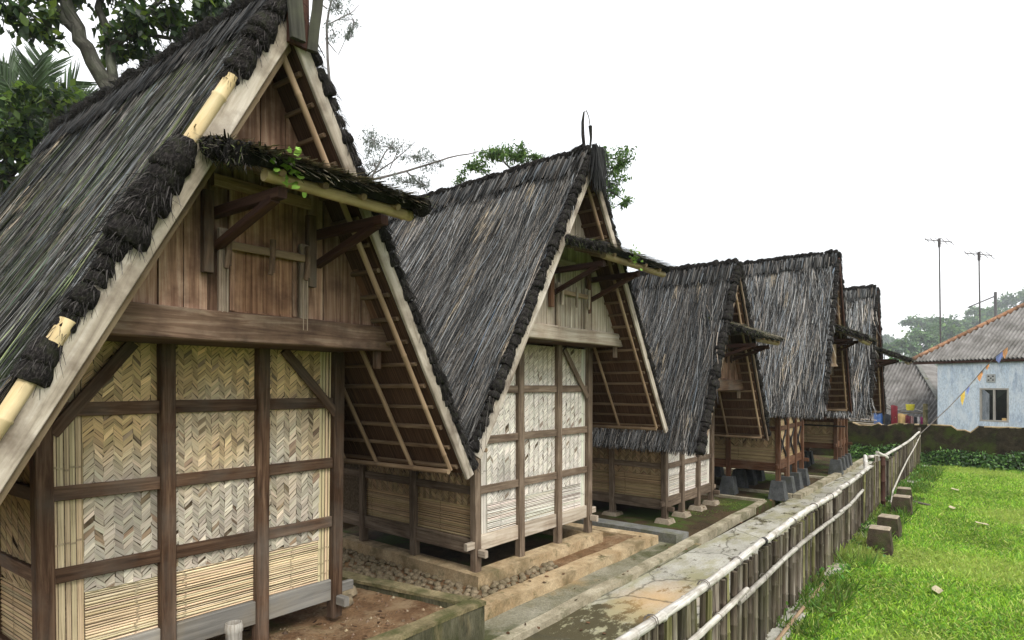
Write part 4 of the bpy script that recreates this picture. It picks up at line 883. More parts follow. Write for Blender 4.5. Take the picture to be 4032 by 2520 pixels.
H1 = dict(seed=1, label='nearest and largest granary hut with golden woven front and torn black verge fibre', xc=1.93, xs=[0.98, 1.625, 2.262, 2.895], Yf=4.26, D=2.5, zb=0.30, zt=2.50, sill=(0.44, 0.61), rails=[1.085, 1.565, 2.06], rh=.085,
          zl=0.95, pal='gold', cw=.048, th=.031, wood='wood_brown', sillwood='wood_greysill', gable='wood_red', beamwood='wood_beam', beam=(2.47, 2.655), Yg=3.72, Yb=3.42, za=4.62, ze=1.53, hw=1.635, L=3.7, skew=-.09, flare=.03,
          nplank=12, door=(1.72, 2.17, 2.66, 3.42), jambwood='wood_greyjamb', doorwood='wood_door', braces=[((1.02, 1.92), (1.43, 2.47)), ((2.87, 1.97), (2.42, 2.47))],
          strands=34000, slen=.9, swid=.45, palefrac=.09, tone=1.15, green=.22, mess=.035, lean=.06, barge_w=.14, roll_r=.072, hair=1.6, verge_bamboo=[(.215, .39), (.415, .48), (.685, .745), (.76, 1.05)], barge_r=.085,
          rolls_left=[(-.01, .09, .85), (.09, .14, 1.15), (.14, .225, .95), (.375, .425, 1.15), (.468, .53, 1.25), (.545, .69, .8), (.735, .77, 1.15)], rolls_right=[(0, 1.0, .72)], nraft=9, nlath=18, ridge_rise=0,
          canopy=dict(x0=1.43, x1=2.58, zb=3.60, yf=2.98, zf=3.36, yt=3.02, zt=3.25, z0=3.04, bx=(1.64, 2.33), rr=.062, n=4200, plant=1.63, rolls=(0, 1)))
hut1 = make_hut(H1)
H2 = dict(seed=2, label='second granary hut with bleached white woven front and a hoop finial on its ridge', xc=5.62, xs=[4.545, 5.277, 6.02, 6.71], Yf=4.28, D=2.9, zb=0.25, zt=2.68, sill=(0.45, 0.61), rails=[1.09, 1.62, 2.16], rh=.085,
          zl=0.92, pal='pale', cw=.045, th=.04, wood='wood_greybrown', sillwood='wood_pale', gable='wood_pale', beamwood='wood_pale', rafterwood='wood_orange', beam=(2.70, 2.86), Yg=3.85, Yb=3.55, za=4.78, ze=1.66, hw=1.90, L=4.2, skew=0, flare=.02,
          nplank=11, door=(5.42, 5.88, 2.84, 3.55), braces=[((6.65, 2.05), (6.12, 2.66))], bracketwood='wood_orange',
          strands=26000, slen=1.1, swid=.5, palefrac=.18, tone=1.455, mess=.06, lean=.05, barge_w=.10, barge='wood_barge', roll_r=.052, hair=.5,
          rolls_left=[(.03, 1.0, 1.0)], rolls_right=[(0.03, 1.0, .9)], nraft=8, nlath=21,
          canopy=dict(x0=5.10, x1=6.62, zb=3.80, yf=3.08, zf=3.56, yt=3.18, zt=3.46, z0=3.22, bx=(5.30, 6.05), n=1800, plant=5.75, rolls=(0,)))
hut2 = make_hut(H2)
H3 = dict(seed=3, label='third granary hut whose ragged grey thatch hangs low over short walls', xc=9.60, xs=[8.66, 9.28, 9.94, 10.55], Yf=4.10, D=2.8, zb=0.12, zt=2.15, sill=(0.28, 0.44), rails=[0.93, 1.45], rh=.085,
          zl=0.78, pal='pale', cw=.06, th=.05, wood='wood_greybrown', sillwood='wood_greybrown', gable='wood_red', beamwood='wood_brown', beam=(2.12, 2.30), Yg=3.58, Yb=3.30, za=4.13, ze=1.30, hw=1.52, L=3.8, flare=.03,
          nplank=10, door=(9.42, 9.82, 2.32, 2.90), strands=22000, slen=1.1, swid=.6, palefrac=.15, tone=1.1, mess=.08, barge_w=.06, barge='wood_greybrown', roll_r=.066, hair=.5,
          rolls_left=[(.03, 1.0, 1.0)], nraft=7, nlath=17, ridge_rise=0, bracketwood='wood_brown',
          canopy=dict(x0=9.12, x1=10.25, zb=3.22, yf=2.80, zf=2.92, yt=2.92, zt=2.82, z0=2.62, bx=(9.30, 9.95), n=1000, rolls=(0,)))
hut3 = make_hut(H3)
H4 = dict(seed=4, label='fourth granary hut on dark stone footings with black scroll ornaments on its front', xc=12.88, xs=[11.84, 12.55, 13.25, 13.92], Yf=3.36, D=2.8, zb=0.40, zt=2.45, sill=(0.60, 0.76), rails=[1.38, 1.95], rh=.09, ky=.05,
          zl=1.0, pal='brown', cw=.07, th=.06, wood='wood_orange', gable='wood_red', beamwood='wood_brown', beam=(2.42, 2.58), Yg=2.80, Yb=2.50, za=4.74, ze=1.70, hw=1.62, L=4.2, flare=.03,
          nplank=10, door=(12.7, 13.1, 2.6, 3.2), strands=24000, slen=1.1, swid=.7, palefrac=.20, tone=1.75, mess=.09, barge_w=.08, barge='wood_dark', roll_r=.05, hair=.5, squiggle=[(0.80, 1.34), (1.42, 1.95)],
          rolls_left=[(.05, 1.0, .9)], nraft=6, nlath=21, bracketwood='wood_brown',
          canopy=dict(x0=12.30, x1=13.7, zb=3.42, yf=2.0, zf=3.06, yt=2.2, zt=3.05, z0=2.78, bx=(12.5, 13.25), n=700, rolls=(0, 1)))
hut4 = make_hut(H4)
H5 = dict(seed=5, label='farthest granary hut on stone footings, mostly hidden behind the fourth hut', xc=16.95, xs=[16.15, 16.68, 17.2, 17.75], Yf=3.22, D=2.8, zb=0.40, zt=2.35, sill=(0.68, 0.82), rails=[1.35, 1.9], rh=.09, ky=.05,
          zl=1.0, pal='brown', cw=.08, th=.07, wood='wood_orange', gable='wood_red', beamwood='wood_brown', beam=(2.35, 2.5), Yg=2.72, Yb=2.44, za=4.58, ze=1.52, hw=1.6, L=4.0, flare=.03,
          nplank=9, door=(16.8, 17.15, 2.5, 3.1), strands=13000, slen=1.1, swid=.85, palefrac=.26, tone=1.8, mess=.08, barge_w=.08, barge='wood_dark', roll_r=.055, hair=.5,
          rolls_left=[(.05, 1.0, .9)], nraft=5, nlath=20, bracketwood='wood_brown',
          canopy=dict(x0=16.5, x1=17.6, zb=3.20, yf=1.75, zf=2.78, yt=2.0, zt=2.8, z0=2.6, bx=(16.6, 17.3), n=500, rolls=(0, 1)))
hut5 = make_hut(H5)

# apex pieces of the first hut: two weathered half-pipes of wood hanging over the gable tip
r1, T1, add1, _ = hut1
m = MB(); m.beam((1.90, 3.33, 4.74), (1.925, 3.30, 4.30), .095, .03, (0, 1, 0), .006, W, .004, 3); add1(m, 'apex_board', 'wood_apex')
m = MB(); m.beam((2.08, 3.32, 4.70), (2.015, 3.30, 4.27), .06, .03, (0.5, 1, 0), .006, W, .004, 3); add1(m, 'apex_board', 'wood_apex')
m = MB(); m.beam((1.96, 3.36, 4.80), (1.96, 3.36, 4.30), .14, .03, (0, 1, 0), .006, W, .004, 3); add1(m, 'apex_board', 'wood_dark')
# hoop finial and hanging black flap of the second hut
r2, T2, add2, _ = hut2
m = MB(); pts = [(5.585, 3.60, 4.80), (5.55, 3.60, 4.98), (5.545, 3.60, 5.12), (5.57, 3.60, 5.24)]; m.tube(pts, [.018, .02, .017, .010], 7); add2(m, 'hoop_finial', 'ijuk', smooth=True)
m = MB(); pts = [(5.57, 3.60, 5.24), (5.62, 3.60, 5.275), (5.67, 3.60, 5.22), (5.70, 3.60, 5.12)]; m.tube(pts, .006, 5); add2(m, 'hoop_wire', 'rope', smooth=True)
m = MB(); pts = [(5.70, 3.60, 5.13), (5.715, 3.60, 5.0), (5.70, 3.60, 4.90), (5.66, 3.60, 4.80)]; m.tube(pts, [.022, .014, .012, .016], 7); add2(m, 'hoop_finial', 'ijuk', smooth=True)
def tassel(root, T, add, x, y, z, w, h, n=420, name='fibre_flap'):
    p0 = np.stack([np.random.uniform(x - w / 2, x + w / 2, n), y + np.random.uniform(-.04, .02, n), np.full(n, z) + np.random.uniform(-.05, .03, n)], 1)
    d = unit(np.stack([np.random.randn(n) * .10, np.random.randn(n) * .06 - .03, -np.ones(n)], 1))
    v, f, u, c = ribbons(p0, d, unit(np.stack([np.random.randn(n) * .4, -np.ones(n), np.zeros(n)], 1)), h * np.random.uniform(.7, 1.1, n), np.random.uniform(.006, .014, n), np.repeat(np.random.uniform(.012, .05, (n, 1)), 3, 1))
    np_mesh(name, v, f, u, c, 'thatch', root, root, 'stuff')
tassel(r2, T2, add2, 5.63, 3.46, 4.82, .20, .44)
tassel(r2, T2, add2, 4.58, 5.20, 1.62, .10, .42, 160, 'hanging_fibre')
# stone footings
def footing(parent, root, T, x, y, z0, z1, a, b, mat='base_stone'):
    m = MB(); m.prism([(x - b, y - b, z0), (x + b, y - b, z0), (x + b, y + b, z0), (x - b, y + b, z0)], [(x - a, y - a, z1), (x + a, y - a, z1), (x + a, y + a, z1), (x - a, y + a, z1)])
    return m.build('stone_footing', mat, parent, root, T)
for H, (r_, T_, _, _) in ((H4, hut4), (H5, hut5)):
    ys_ = [H['Yf'] + H['D'] * k / 3 for k in range(4)]
    for x in H['xs']: footing(r_, r_, T_, x, ys_[0], 0.05, 0.40, .105, .155)
    for y in ys_[1:]:
        for x in (H['xs'][0], H['xs'][-1]): footing(r_, r_, T_, x, y, 0.05, 0.40, .105, .155)
    for y in ys_[1:3]:
        for x in H['xs'][1:3]: footing(r_, r_, T_, x, y, 0.05, 0.45, .10, .16)
r3, T3, add3, _ = hut3
for x in H3['xs']: footing(r3, r3, T3, x, H3['Yf'], 0.04, 0.125, .10, .13, 'stone_top')
for k in (1, 2): footing(r3, r3, T3, H3['xs'][0], H3['Yf'] + H3['D'] * k / 3, 0.04, 0.105, .11, .14, 'stone_top')
# dark poles leaning across the side of the farthest hut
for z in (1.62, 1.22):
    m = MB(); m.tube([(16.02, 3.0, z), (15.98, 5.6, z + .02)], .022, 6); hut5[2](m, 'side_pole', 'black_paint')
# chain and tube hung in the fourth hut's gable
r4, T4, add4, _ = hut4
m = MB(); m.tube([(12.45, 2.52, 2.98), (12.45, 2.52, 2.62)], .055, 8); m.tube([(12.45, 2.52, 2.62), (12.45, 2.52, 2.56)], [.055, .085], 8); add4(m, 'bamboo_slit_drum', 'bamboo_pole', smooth=True)

# ------------------------------------------------------------------ bamboo fence
random.seed(21)
fence = thing('bamboo_fence', 'weathered bamboo picket fence with pale top rail along the concrete path', 'fence', (7.0, 1.62, 0))
def fy(x): return 1.52 + 0.0165 * x + 0.012 * math.sin(x * 1.3)
def ftop(x): return 0.815 + 0.02 * math.sin(x * .8)
x = 2.0
while x < 20.1:
    sm_ = 'bamboo_stake'
    r = random.uniform(.019, .030); h = ftop(x) - random.uniform(.0, .025) + (0.09 if 11.3 < x < 12.3 else 0)
    if x < 11.2: h = ftop(x) - .01
    sm_ = random.choices(('bamboo_stake', 'bamboo_dark', 'bamboo_olive'), (4, 5, .7))[0]
    lean = random.gauss(0, .022); y = fy(x) + random.choice((-.012, .012)) * .6
    m = MB(); m.bamboo((x, y, -.02), (x + lean, y + random.gauss(0, .006), h), r, random.uniform(.22, .36), 7, .92); m.build('stake', sm_, fence, fence, None, True)
    x += r * 2 + (random.choice((.004, .008, .02, .03, .045, .075)) if x < 9 else random.choice((.012, .03, .04)))
# top rail: long culms, slightly overlapping and sagging
def rail(x0, x1, z0, z1, r, dy, mat, name, seg=6, rough_=.012):
    pts = []; rad = []
    n = max(3, int((x1 - x0) / .32))
    for k in range(n + 1):
        t = k / n; xx = x0 + (x1 - x0) * t
        for dx, kk in ((-.012, 1.0), (-.004, 1.16), (.004, 1.16), (.012, 1.0)) if 0 < k < n else ((0, 1.0),):
            pts.append((xx + dx, fy(xx) + dy + random.uniform(-rough_, rough_) * .3, z0 + (z1 - z0) * t + rough_ * math.sin(t * 6 + x0))); rad.append(r * kk * (1 - .1 * t))
    m = MB(); m.tube(pts, rad, 9); return m.build(name, mat, fence, fence, None, True)
rail(1.2, 5.32, .845, .845, .031, 0.0, 'bamboo_white', 'top_rail')
rail(5.34, 8.6, .848, .850, .031, 0.0, 'bamboo_white', 'top_rail'); rail(8.55, 11.5, .86, .85, .031, 0.0, 'bamboo_white', 'top_rail')
m = MB(); m.bamboo((10.9, fy(10.9) + .0, .86), (11.85, fy(11.8) + .16, .97), .034, .3, 9, 1); m.build('top_rail', 'bamboo_white', fence, fence, None, True)
m = MB(); m.bamboo((11.75, fy(11.7) + .10, .97), (12.7, fy(12.7) - .04, .93), .028, .3, 9, 1); m.build('top_rail', 'bamboo_white', fence, fence, None, True)
m = MB(); m.bamboo((12.2, fy(12.1) + .03, 1.02), (12.55, fy(12.6) - .08, .90), .028, .3, 9, 1); m.build('top_rail', 'bamboo_white', fence, fence, None, True)
rail(12.2, 16.2, .90, .86, .027, 0.0, 'bamboo_white', 'top_rail'); rail(16.1, 20.15, .86, .90, .027, 0.0, 'bamboo_white', 'top_rail')
m = MB(); m.tube([(5.33, fy(5.3), .845), (5.37, fy(5.3), .848)], .036, 10); m.build('rail_tie', 'black_paint', fence, fence, None, True)
rail(1.8, 4.72, .60, .60, .024, -.05, 'bamboo_grey', 'middle_rail'); rail(4.5, 8.6, .585, .60, .022, -.05, 'bamboo_grey', 'middle_rail'); rail(8.3, 10.2, .60, .62, .022, -.05, 'bamboo_grey', 'middle_rail')
for xx in (2.3, 3.1, 3.9, 4.6, 6.3, 7.2, 8.0, 9.1, 10.2, 13.2, 14.4, 15.6, 17.0, 18.4):
    a = [(xx + .003 * k, fy(xx) + .040 * math.cos(k * .8), .848 + .006 * math.sin(xx) + .040 * math.sin(k * .8)) for k in range(16)]
    m = MB(); m.tube(a, .0032, 4); m.build('wire_tie', 'rope', fence, fence)
# gate post and the short dark posts where the fence steps
for xx, dy, h, r in ((12.0, .02, .98, .035), (12.22, -.05, .95, .045), (5.42, .03, .80, .034), (3.75, .03, .80, .03), (7.6, .03, .80, .03), (20.1, 0, 1.02, .035)):
    m = MB(); m.bamboo((xx, fy(xx) + dy, -.05), (xx + .01, fy(xx) + dy, h), r, .3, 8, .95); m.build('fence_post', 'wood_dark' if r > .04 else 'bamboo_stake', fence, fence, None, True)
# wire ties on the middle rail
for xx in np.arange(2.4, 10, .55):
    a = [(xx + .004 * k, fy(xx) - .05 + .03 * math.cos(k * .9), .597 + .03 * math.sin(k * .9)) for k in range(9)]
    m = MB(); m.tube(a, .0025, 4); m.build('wire_tie', 'rope', fence, fence)
# loose poles and ropes by the fence
m = MB(); m.bamboo((3.9, 1.46, .03), (7.35, 1.53, .05), .018, .5, 7, .8, .02); tag(m.build('fallen_pole', 'bamboo_pole', smooth=True), 'thin bamboo pole lying in the grass at the foot of the fence', 'pole')
pts = [(20.05, 1.84, .80), (18.0, 1.76, .66), (16.2, 1.72, .52), (14.6, 1.68, .36), (13.2, 1.64, .20), (12.4, 1.56, .12)]
m = MB(); m.tube(pts, .014, 6); tag(m.build('slack_pole', 'rope_pale', smooth=True), 'pale bent pole sagging along the far stretch of bamboo fence', 'pole')
m = MB(); m.bamboo((12.9, 1.55, .14), (13.1, 1.05, .03), .024, .3, 7, .9); tag(m.build('leaning_stick', 'bamboo_stake', smooth=True), 'short bamboo stick lying between the fence and the stone blocks', 'stick')

# ------------------------------------------------------------------ stone blocks on the lawn
names = ['nearest of the four stone blocks on the lawn beside the fence', 'second stone block on the lawn, just behind the nearest one', 'third stone block on the lawn, overlapping the farthest block', 'farthest stone block on the lawn beside the fence']
for (cx_, cy_, a, b, h, rz), lab in zip(((9.14, 1.28, .118, .155, .33, .05), (10.08, 1.30, .118, .15, .32, -.04), (11.92, 1.35, .12, .16, .34, .03), (12.95, 1.43, .105, .14, .33, .08)), names):
    t = thing('stone_block', lab, 'stone block', (cx_, cy_, 0), 'stone blocks on the lawn')
    def rot(x, y): c_, s_ = math.cos(rz), math.sin(rz); return (cx_ + x * c_ - y * s_, cy_ + x * s_ + y * c_)
    def rg(w, z): return [(*rot(sx * w + random.uniform(-.006, .006), sy * w + random.uniform(-.006, .006)), z) for sx, sy in ((-1, -1), (1, -1), (1, 1), (-1, 1))]
    m = MB(); B0, B1, B2 = rg(b, -.03), rg((a + b) / 2, h * .5), rg(a, h - .012)
    for A, Bq in ((B0, B1), (B1, B2)):
        for i in range(4): j = (i + 1) % 4; m.face([A[i], A[j], Bq[j], Bq[i]])
    m.build('block_body', 'lawn_stone', t, t)
    m = MB(); C2 = rg(a - .012, h); m.face(C2)
    for i in range(4): j = (i + 1) % 4; m.face([B2[i], B2[j], C2[j], C2[i]])
    m.build('block_top', 'stone_top', t, t)

# cut bamboo tube standing in front of the first hut
m = MB(); m.tube([(1.86, 3.98, .25), (1.86, 3.98, .545), (1.86, 3.98, .552), (1.86, 3.98, .585), (1.86, 3.98, .60), (1.86, 3.98, .61)], [.052, .052, .058, .058, .054, .052], 14, False)
m.tube([(1.86, 3.98, .61), (1.86, 3.98, .5)], [.047, .045], 14, False)
k = len(m.f)
for i in range(14):
    a0, a1 = 2 * math.pi * i / 14, 2 * math.pi * (i + 1) / 14
    m.face([(1.86 + .052 * math.cos(a0), 3.98 + .052 * math.sin(a0), .61), (1.86 + .052 * math.cos(a1), 3.98 + .052 * math.sin(a1), .61), (1.86 + .047 * math.cos(a1), 3.98 + .047 * math.sin(a1), .611), (1.86 + .047 * math.cos(a0), 3.98 + .047 * math.sin(a0), .611)])
tag(m.build('cut_bamboo', 'bamboo_white', smooth=True), 'short cut bamboo tube standing upright before the nearest hut', 'bamboo')

# stones and bits lying about
random.seed(31)
for (x, y, z, s_, lab) in ((3.05, 4.45, .31, 1.9, 'rounded tan stone by the corner post of the nearest hut'), (3.17, 4.62, .32, 2.6, 'larger tan stone against the terrace wall behind the corner post')):
    o = bpy.data.objects.new('stone', random.choice(cob)); COL.objects.link(o); o.location = (x, y, z); o.scale = (s_, s_, s_ * .9); tag(o, lab, 'stone')
N = 130
lit = thing('leaf_litter', 'brown dead leaves scattered over the path and plots', 'leaf litter'); bpy.data.objects.remove(lit)
p0 = np.concatenate([np.stack([np.random.uniform(2.5, 12, N), np.random.uniform(1.7, 3.9, N), np.full(N, .03)], 1), np.stack([np.random.uniform(1, 3.4, 60), np.random.uniform(3.6, 4.6, 60), np.full(60, .315)], 1)])
kz = (p0[:, 1] > 3.1) & (p0[:, 1] < 3.45) & (p0[:, 2] < .1); p0[kz, 2] = .09; kz = (p0[:, 1] > 3.6) & (p0[:, 2] < .1); p0[kz, 2] = .15
n_ = len(p0); a = np.random.rand(n_) * 6.28; d = np.stack([np.cos(a), np.sin(a), np.random.uniform(-.05, .15, n_)], 1)
v, f, u, c = ribbons(p0, unit(d), unit(np.random.randn(n_, 3) * .25 + np.array([0, 0, 1])), np.random.uniform(.02, .055, n_), np.random.uniform(.015, .035, n_), np.array([[.10, .055, .03]]) * np.random.uniform(.4, 1.8, (n_, 1)))
o = np_mesh('leaf_litter', v, f, u, c, 'fiber', None, None, 'stuff'); o['label'] = 'brown dead leaves scattered over the path and the plots'; o['category'] = 'leaf litter'
for (x, y, l, a, lab) in ((7.6, 2.55, .30, .4, 'dark twig lying on the concrete path before the third hut'), (2.95, 2.75, .22, 2.2, 'dark twig on the mossy near end of the path')):
    m = MB(); m.tube([(x, y, .03), (x + l * math.cos(a) * .5, y + l * math.sin(a) * .5 + .02, .035), (x + l * math.cos(a), y + l * math.sin(a), .028)], [.008, .006, .003], 5); tag(m.build('twig', 'twig', smooth=True), lab, 'twig')
for (x, y, a, lab) in ((12.9, .72, .3, 'pale dry leaf on the lawn right of the farthest stone block'), (11.7, .28, 1.0, 'long curled dry leaf on the middle of the lawn'), (7.6, .55, .2, 'small pale leaf on the near lawn'), (15.2, .8, .6, 'pale dry leaf on the lawn toward the mossy wall')):
    m = MB(); w = .05; l = .11; c_, s_ = math.cos(a), math.sin(a)
    pts = [(-l, 0, .06), (-l * .3, -w, .075), (l * .5, -w * .8, .07), (l, 0, .085), (l * .5, w * .8, .07), (-l * .3, w, .075)]
    ctr = (0, 0, .06)
    for i in range(6):
        p, q = pts[i], pts[(i + 1) % 6]
        m.face([(x + e[0] * c_ - e[1] * s_, y + e[0] * s_ + e[1] * c_, e[2]) for e in (p, q, ctr)], [(0, 0), (.1, 0), (0, .1)])
    tag(m.build('dry_leaf', 'dry_leaf'), lab, 'leaf')

# ------------------------------------------------------------------ grass
def grass(name, N, x0, x1, ylo, yhi, lmin, lmax, wmul, near_bias, cols, label, z=0.0, fn=None):
    t = np.random.rand(N) ** near_bias; x = x0 + (x1 - x0) * t; y = ylo + (yhi(x) - ylo) * np.random.rand(N) if callable(yhi) else np.random.uniform(ylo, yhi, N)
    if fn is not None:
        k = fn(x, y); x, y = x[k], y[k]; N = len(x)
    p0 = np.stack([x, y, np.full(N, z - .01)], 1)
    d = unit(np.stack([np.random.randn(N) * .55, np.random.randn(N) * .55, np.ones(N)], 1)); nn = unit(np.random.randn(N, 3) * np.array([1, 1, .3]))
    nn = unit(nn - d * (nn * d).sum(1, keepdims=True))
    pn = np.array([mnoise.noise(V(a * 1.5, b * 1.5, 0)) for a, b in zip(x, y)]); pn2 = np.array([mnoise.noise(V(a * .5, b * .7, 4)) for a, b in zip(x, y)])
    dry = np.clip(pn2 * 2.2 - .25, 0, .55)[:, None]; ln = np.random.uniform(lmin, lmax, N) * (1 + .5 * pn); w = np.random.uniform(.006, .013, N) * wmul * (1 + x * .03)
    c = np.array(cols)[np.random.randint(0, len(cols), N)] * np.random.uniform(.55, 1.4, (N, 1)) * (1 + .25 * pn2[:, None] + .25 * pn[:, None]); c = c * (1 - dry) + np.array([[.34, .40, .10]]) * dry * np.random.uniform(.7, 1.3, (N, 1))
    curl = np.stack([np.random.randn(N) * .02, np.random.randn(N) * .02, -np.random.rand(N) * .02], 1)
    v, f, u, cc = ribbons(p0, d, nn, ln, w, np.clip(c, .005, .8), 0, curl)
    o = np_mesh(name, v, f, u, cc, 'grass_blade', None, None, 'stuff'); o['label'] = label; o['category'] = 'grass'; return o
GR = [(.22, .42, .036), (.26, .45, .042), (.34, .51, .06), (.14, .29, .028), (.46, .51, .15), (.17, .35, .04), (.11, .24, .03)]
edge = lambda x: 1.50 + .0 * x
grass('lawn_grass', 150000, 3.2, 20.1, -.7, lambda x: 1.47 + .004 * x, .035, .085, 1.0, 1.25, GR, 'bright green lawn grass beside the fence')
grass('outer_grass', 40000, -2, 20.1, -6, -.6, .04, .10, 2.0, 1.0, GR, 'bright green lawn grass farther from the fence')
GD = [(.06, .14, .018), (.08, .18, .02), (.12, .22, .03), (.16, .2, .05)]
grass('tall_grass', 9000, 5.6, 20, 1.22, lambda x: 1.60 + .012 * x, .06, .20, 1.1, 1.0, GD, 'taller dark grass along the foot of the fence', fn=lambda x, y: np.array([mnoise.noise(V(a * 1.1, 0, 9)) for a in x]) > -.12)
grass('moss_tufts', 5000, 9.5, 11.2, 3.6, lambda x: 4.3 + 0 * x, .008, .022, .8, 1.0, GD, 'mossy grass on the plot before the third hut', .06, fn=lambda x, y: np.array([mnoise.noise(V(a * 2, b * 2, 9)) for a, b in zip(x, y)]) > .05)

# ------------------------------------------------------------------ mossy boundary wall with creepers
mw = thing('boundary_wall', 'dark mossy boundary wall with a broken top edge at the far end of the path', 'wall', (20.4, 1.5, 0))
random.seed(5)
m = MB(); y = 9.0; prev = None; xs_ = lambda yy: 20.42 + .05 * math.sin(yy)
prof = []
while y > -8:
    t = 1.10
    if 3.05 < y < 3.55: t = 1.02
    if 2.6 < y < 2.85: t = 1.04
    if .62 < y < 1.05: t = 0.99 - (.0 if y > .8 else .07)
    prof.append((y, t + random.uniform(-.008, .008))); y -= random.uniform(.05, .2)
for (ya, ta), (yb_, tb) in zip(prof[:-1], prof[1:]):
    xa, xb = 20.42, 20.42
    m.face([(xa, ya, -.2), (xb, yb_, -.2), (xb, yb_, tb), (xa, ya, ta)]); m.face([(xa, ya, ta), (xb, yb_, tb), (xb + .16, yb_, tb), (xa + .16, ya, ta)]); m.face([(xb + .16, yb_, -.2), (xa + .16, ya, -.2), (xa + .16, ya, ta), (xb + .16, yb_, tb)])
m.build('wall_body', 'moss_wall', mw, mw)
m = MB()
for (ya, ta), (yb_, tb) in zip(prof[:-1], prof[1:]):
    if random.random() < .75:
        m.face([(20.415, ya, ta - .03), (20.415, yb_, tb - random.uniform(.01, .035)), (20.415, yb_, tb + .004), (20.415, ya, ta + .004)]); m.face([(20.415, ya, ta + .004), (20.415, yb_, tb + .004), (20.58, yb_, tb + .004), (20.58, ya, ta + .004)])
m.build('bare_edge', 'curb_yellow', mw, mw)
def leaves(name, pts, size, cols, parent=None, root=None, droop=.5, aspect=.5, kind=None, mat='leaf', seg=2):
    N = len(pts); d = unit(np.random.randn(N, 3) + np.array([0, 0, -droop])); nn = unit(np.random.randn(N, 3) + np.array([0, 0, 1.0])); nn = unit(nn - d * (nn * d).sum(1, keepdims=True))
    s_ = size * np.random.uniform(.6, 1.3, N); side = np.cross(d, nn); w = s_ * aspect
    a = pts; mid = pts + d * (s_ * .45)[:, None]; tip = pts + d * s_[:, None] - nn * (s_ * .12)[:, None]
    l = mid + side * (w * .5)[:, None] + nn * (s_ * .05)[:, None]; r = mid - side * (w * .5)[:, None] + nn * (s_ * .05)[:, None]
    v = np.stack([a, l, tip, r], 1).reshape(-1, 3); f = np.arange(N * 4).reshape(-1, 4)
    f = np.concatenate([f[:, [0, 1, 2]], f[:, [0, 2, 3]]]); c = np.array(cols)[np.random.randint(0, len(cols), N)] * np.random.uniform(.6, 1.4, (N, 1))
    u = np.tile(np.array([[0, 0], [.1, .1], [0, .2], [-.1, .1]]), (N, 1))
    return np_mesh(name, v, f, u, np.clip(np.repeat(c, 4, 0), .003, .8), mat, parent, root, kind)
np.random.seed(8)
N = 5200; y = np.random.uniform(-4, 3.6, N); hmax = .34 + .22 * np.array([mnoise.noise(V(a * 1.4, 0, 2)) for a in y]); zz = np.abs(np.random.rand(N)) * hmax * 1.15; xx = 20.36 - np.random.rand(N) ** 1.3 * .9 * (1 - zz / .6).clip(.1, 1)
o = leaves('creeper', np.stack([xx, y, zz + .02], 1), .10, [(.035, .085, .022), (.06, .14, .03), (.03, .065, .02), (.14, .26, .07)], None, None, .2, .6, 'stuff'); o['label'] = 'low leafy creeper growing along the foot of the mossy wall'; o['category'] = 'creeper'

np.random.seed(18); N = 2600; x = np.random.uniform(5.2, 19.5, N); y = 1.55 + .012 * x - np.abs(np.random.randn(N)) * .22; kp = np.array([mnoise.noise(V(a * 1.7, b * 2.5, 6)) for a, b in zip(x, y)]) > .08; x, y = x[kp], y[kp]
o = leaves('lawn_weeds', np.stack([x, y, np.random.uniform(.02, .13, len(x))], 1), .06, [(.07, .19, .03), (.11, .26, .04), (.05, .13, .025), (.18, .32, .06)], None, None, -.2, .65, 'stuff'); o['label'] = 'broad-leaved weeds at the foot of the fence'; o['category'] = 'weeds'
# ------------------------------------------------------------------ blue house
A = V(25.17, 1.81, 0); hu = V(-.42, -.907, 0).normalized(); hn = V(.907, -.42, 0).normalized()     # along the front, and inward
house = thing('blue_house', 'pale blue plastered house with grey corrugated roof behind the mossy wall', 'house', (25.17, 1.81, -.35))
def HP(a, b, z): q = A + hu * a + hn * b; return V(q.x, q.y, z)
wa0, wa1, wz0, wz1 = 1.27, 2.08, 1.04, 2.12     # window opening
m = MB(); zt_ = 3.12; Lh = 7.5
cuts_a = [0, wa0, wa1, Lh]; cuts_z = [-.4, wz0, wz1, zt_]
for i in range(3):
    for j in range(3):
        if i == 1 and j == 1: continue
        m.face([HP(cuts_a[i], 0, cuts_z[j]), HP(cuts_a[i + 1], 0, cuts_z[j]), HP(cuts_a[i + 1], 0, cuts_z[j + 1]), HP(cuts_a[i], 0, cuts_z[j + 1])])
for (p, q) in (((wa0, wz0), (wa1, wz0)), ((wa1, wz0), (wa1, wz1)), ((wa1, wz1), (wa0, wz1)), ((wa0, wz1), (wa0, wz0))):
    m.face([HP(p[0], 0, p[1]), HP(q[0], 0, q[1]), HP(q[0], .16, q[1]), HP(p[0], .16, p[1])])
m.face([HP(0, 5, -.4), HP(0, 0, -.4), HP(0, 0, zt_), HP(0, 5, zt_)]); m.face([HP(Lh, 0, -.4), HP(Lh, 5, -.4), HP(Lh, 5, zt_), HP(Lh, 0, zt_)]); m.face([HP(0, 5, -.4), HP(Lh, 5, -.4), HP(Lh, 5, zt_), HP(0, 5, zt_)])
m.build('wall', 'blue_plaster', house, house)
m = MB(); m.box((0, 0, 0), (1, 1, 1)); m = MB()
m.face([HP(wa0 - .3, 1.2, wz0 - .4), HP(wa1 + .3, 1.2, wz0 - .4), HP(wa1 + .3, 1.2, wz1 + .4), HP(wa0 - .3, 1.2, wz1 + .4)]); m.face([HP(wa0 - .3, .17, wz0 - .3), HP(wa1 + .3, .17, wz0 - .3), HP(wa1 + .3, 1.2, wz0 - .3), HP(wa0 - .3, 1.2, wz0 - .3)]); m.build('room', 'room_dark', house, house)
win = MB(); fr = .055
m = MB()
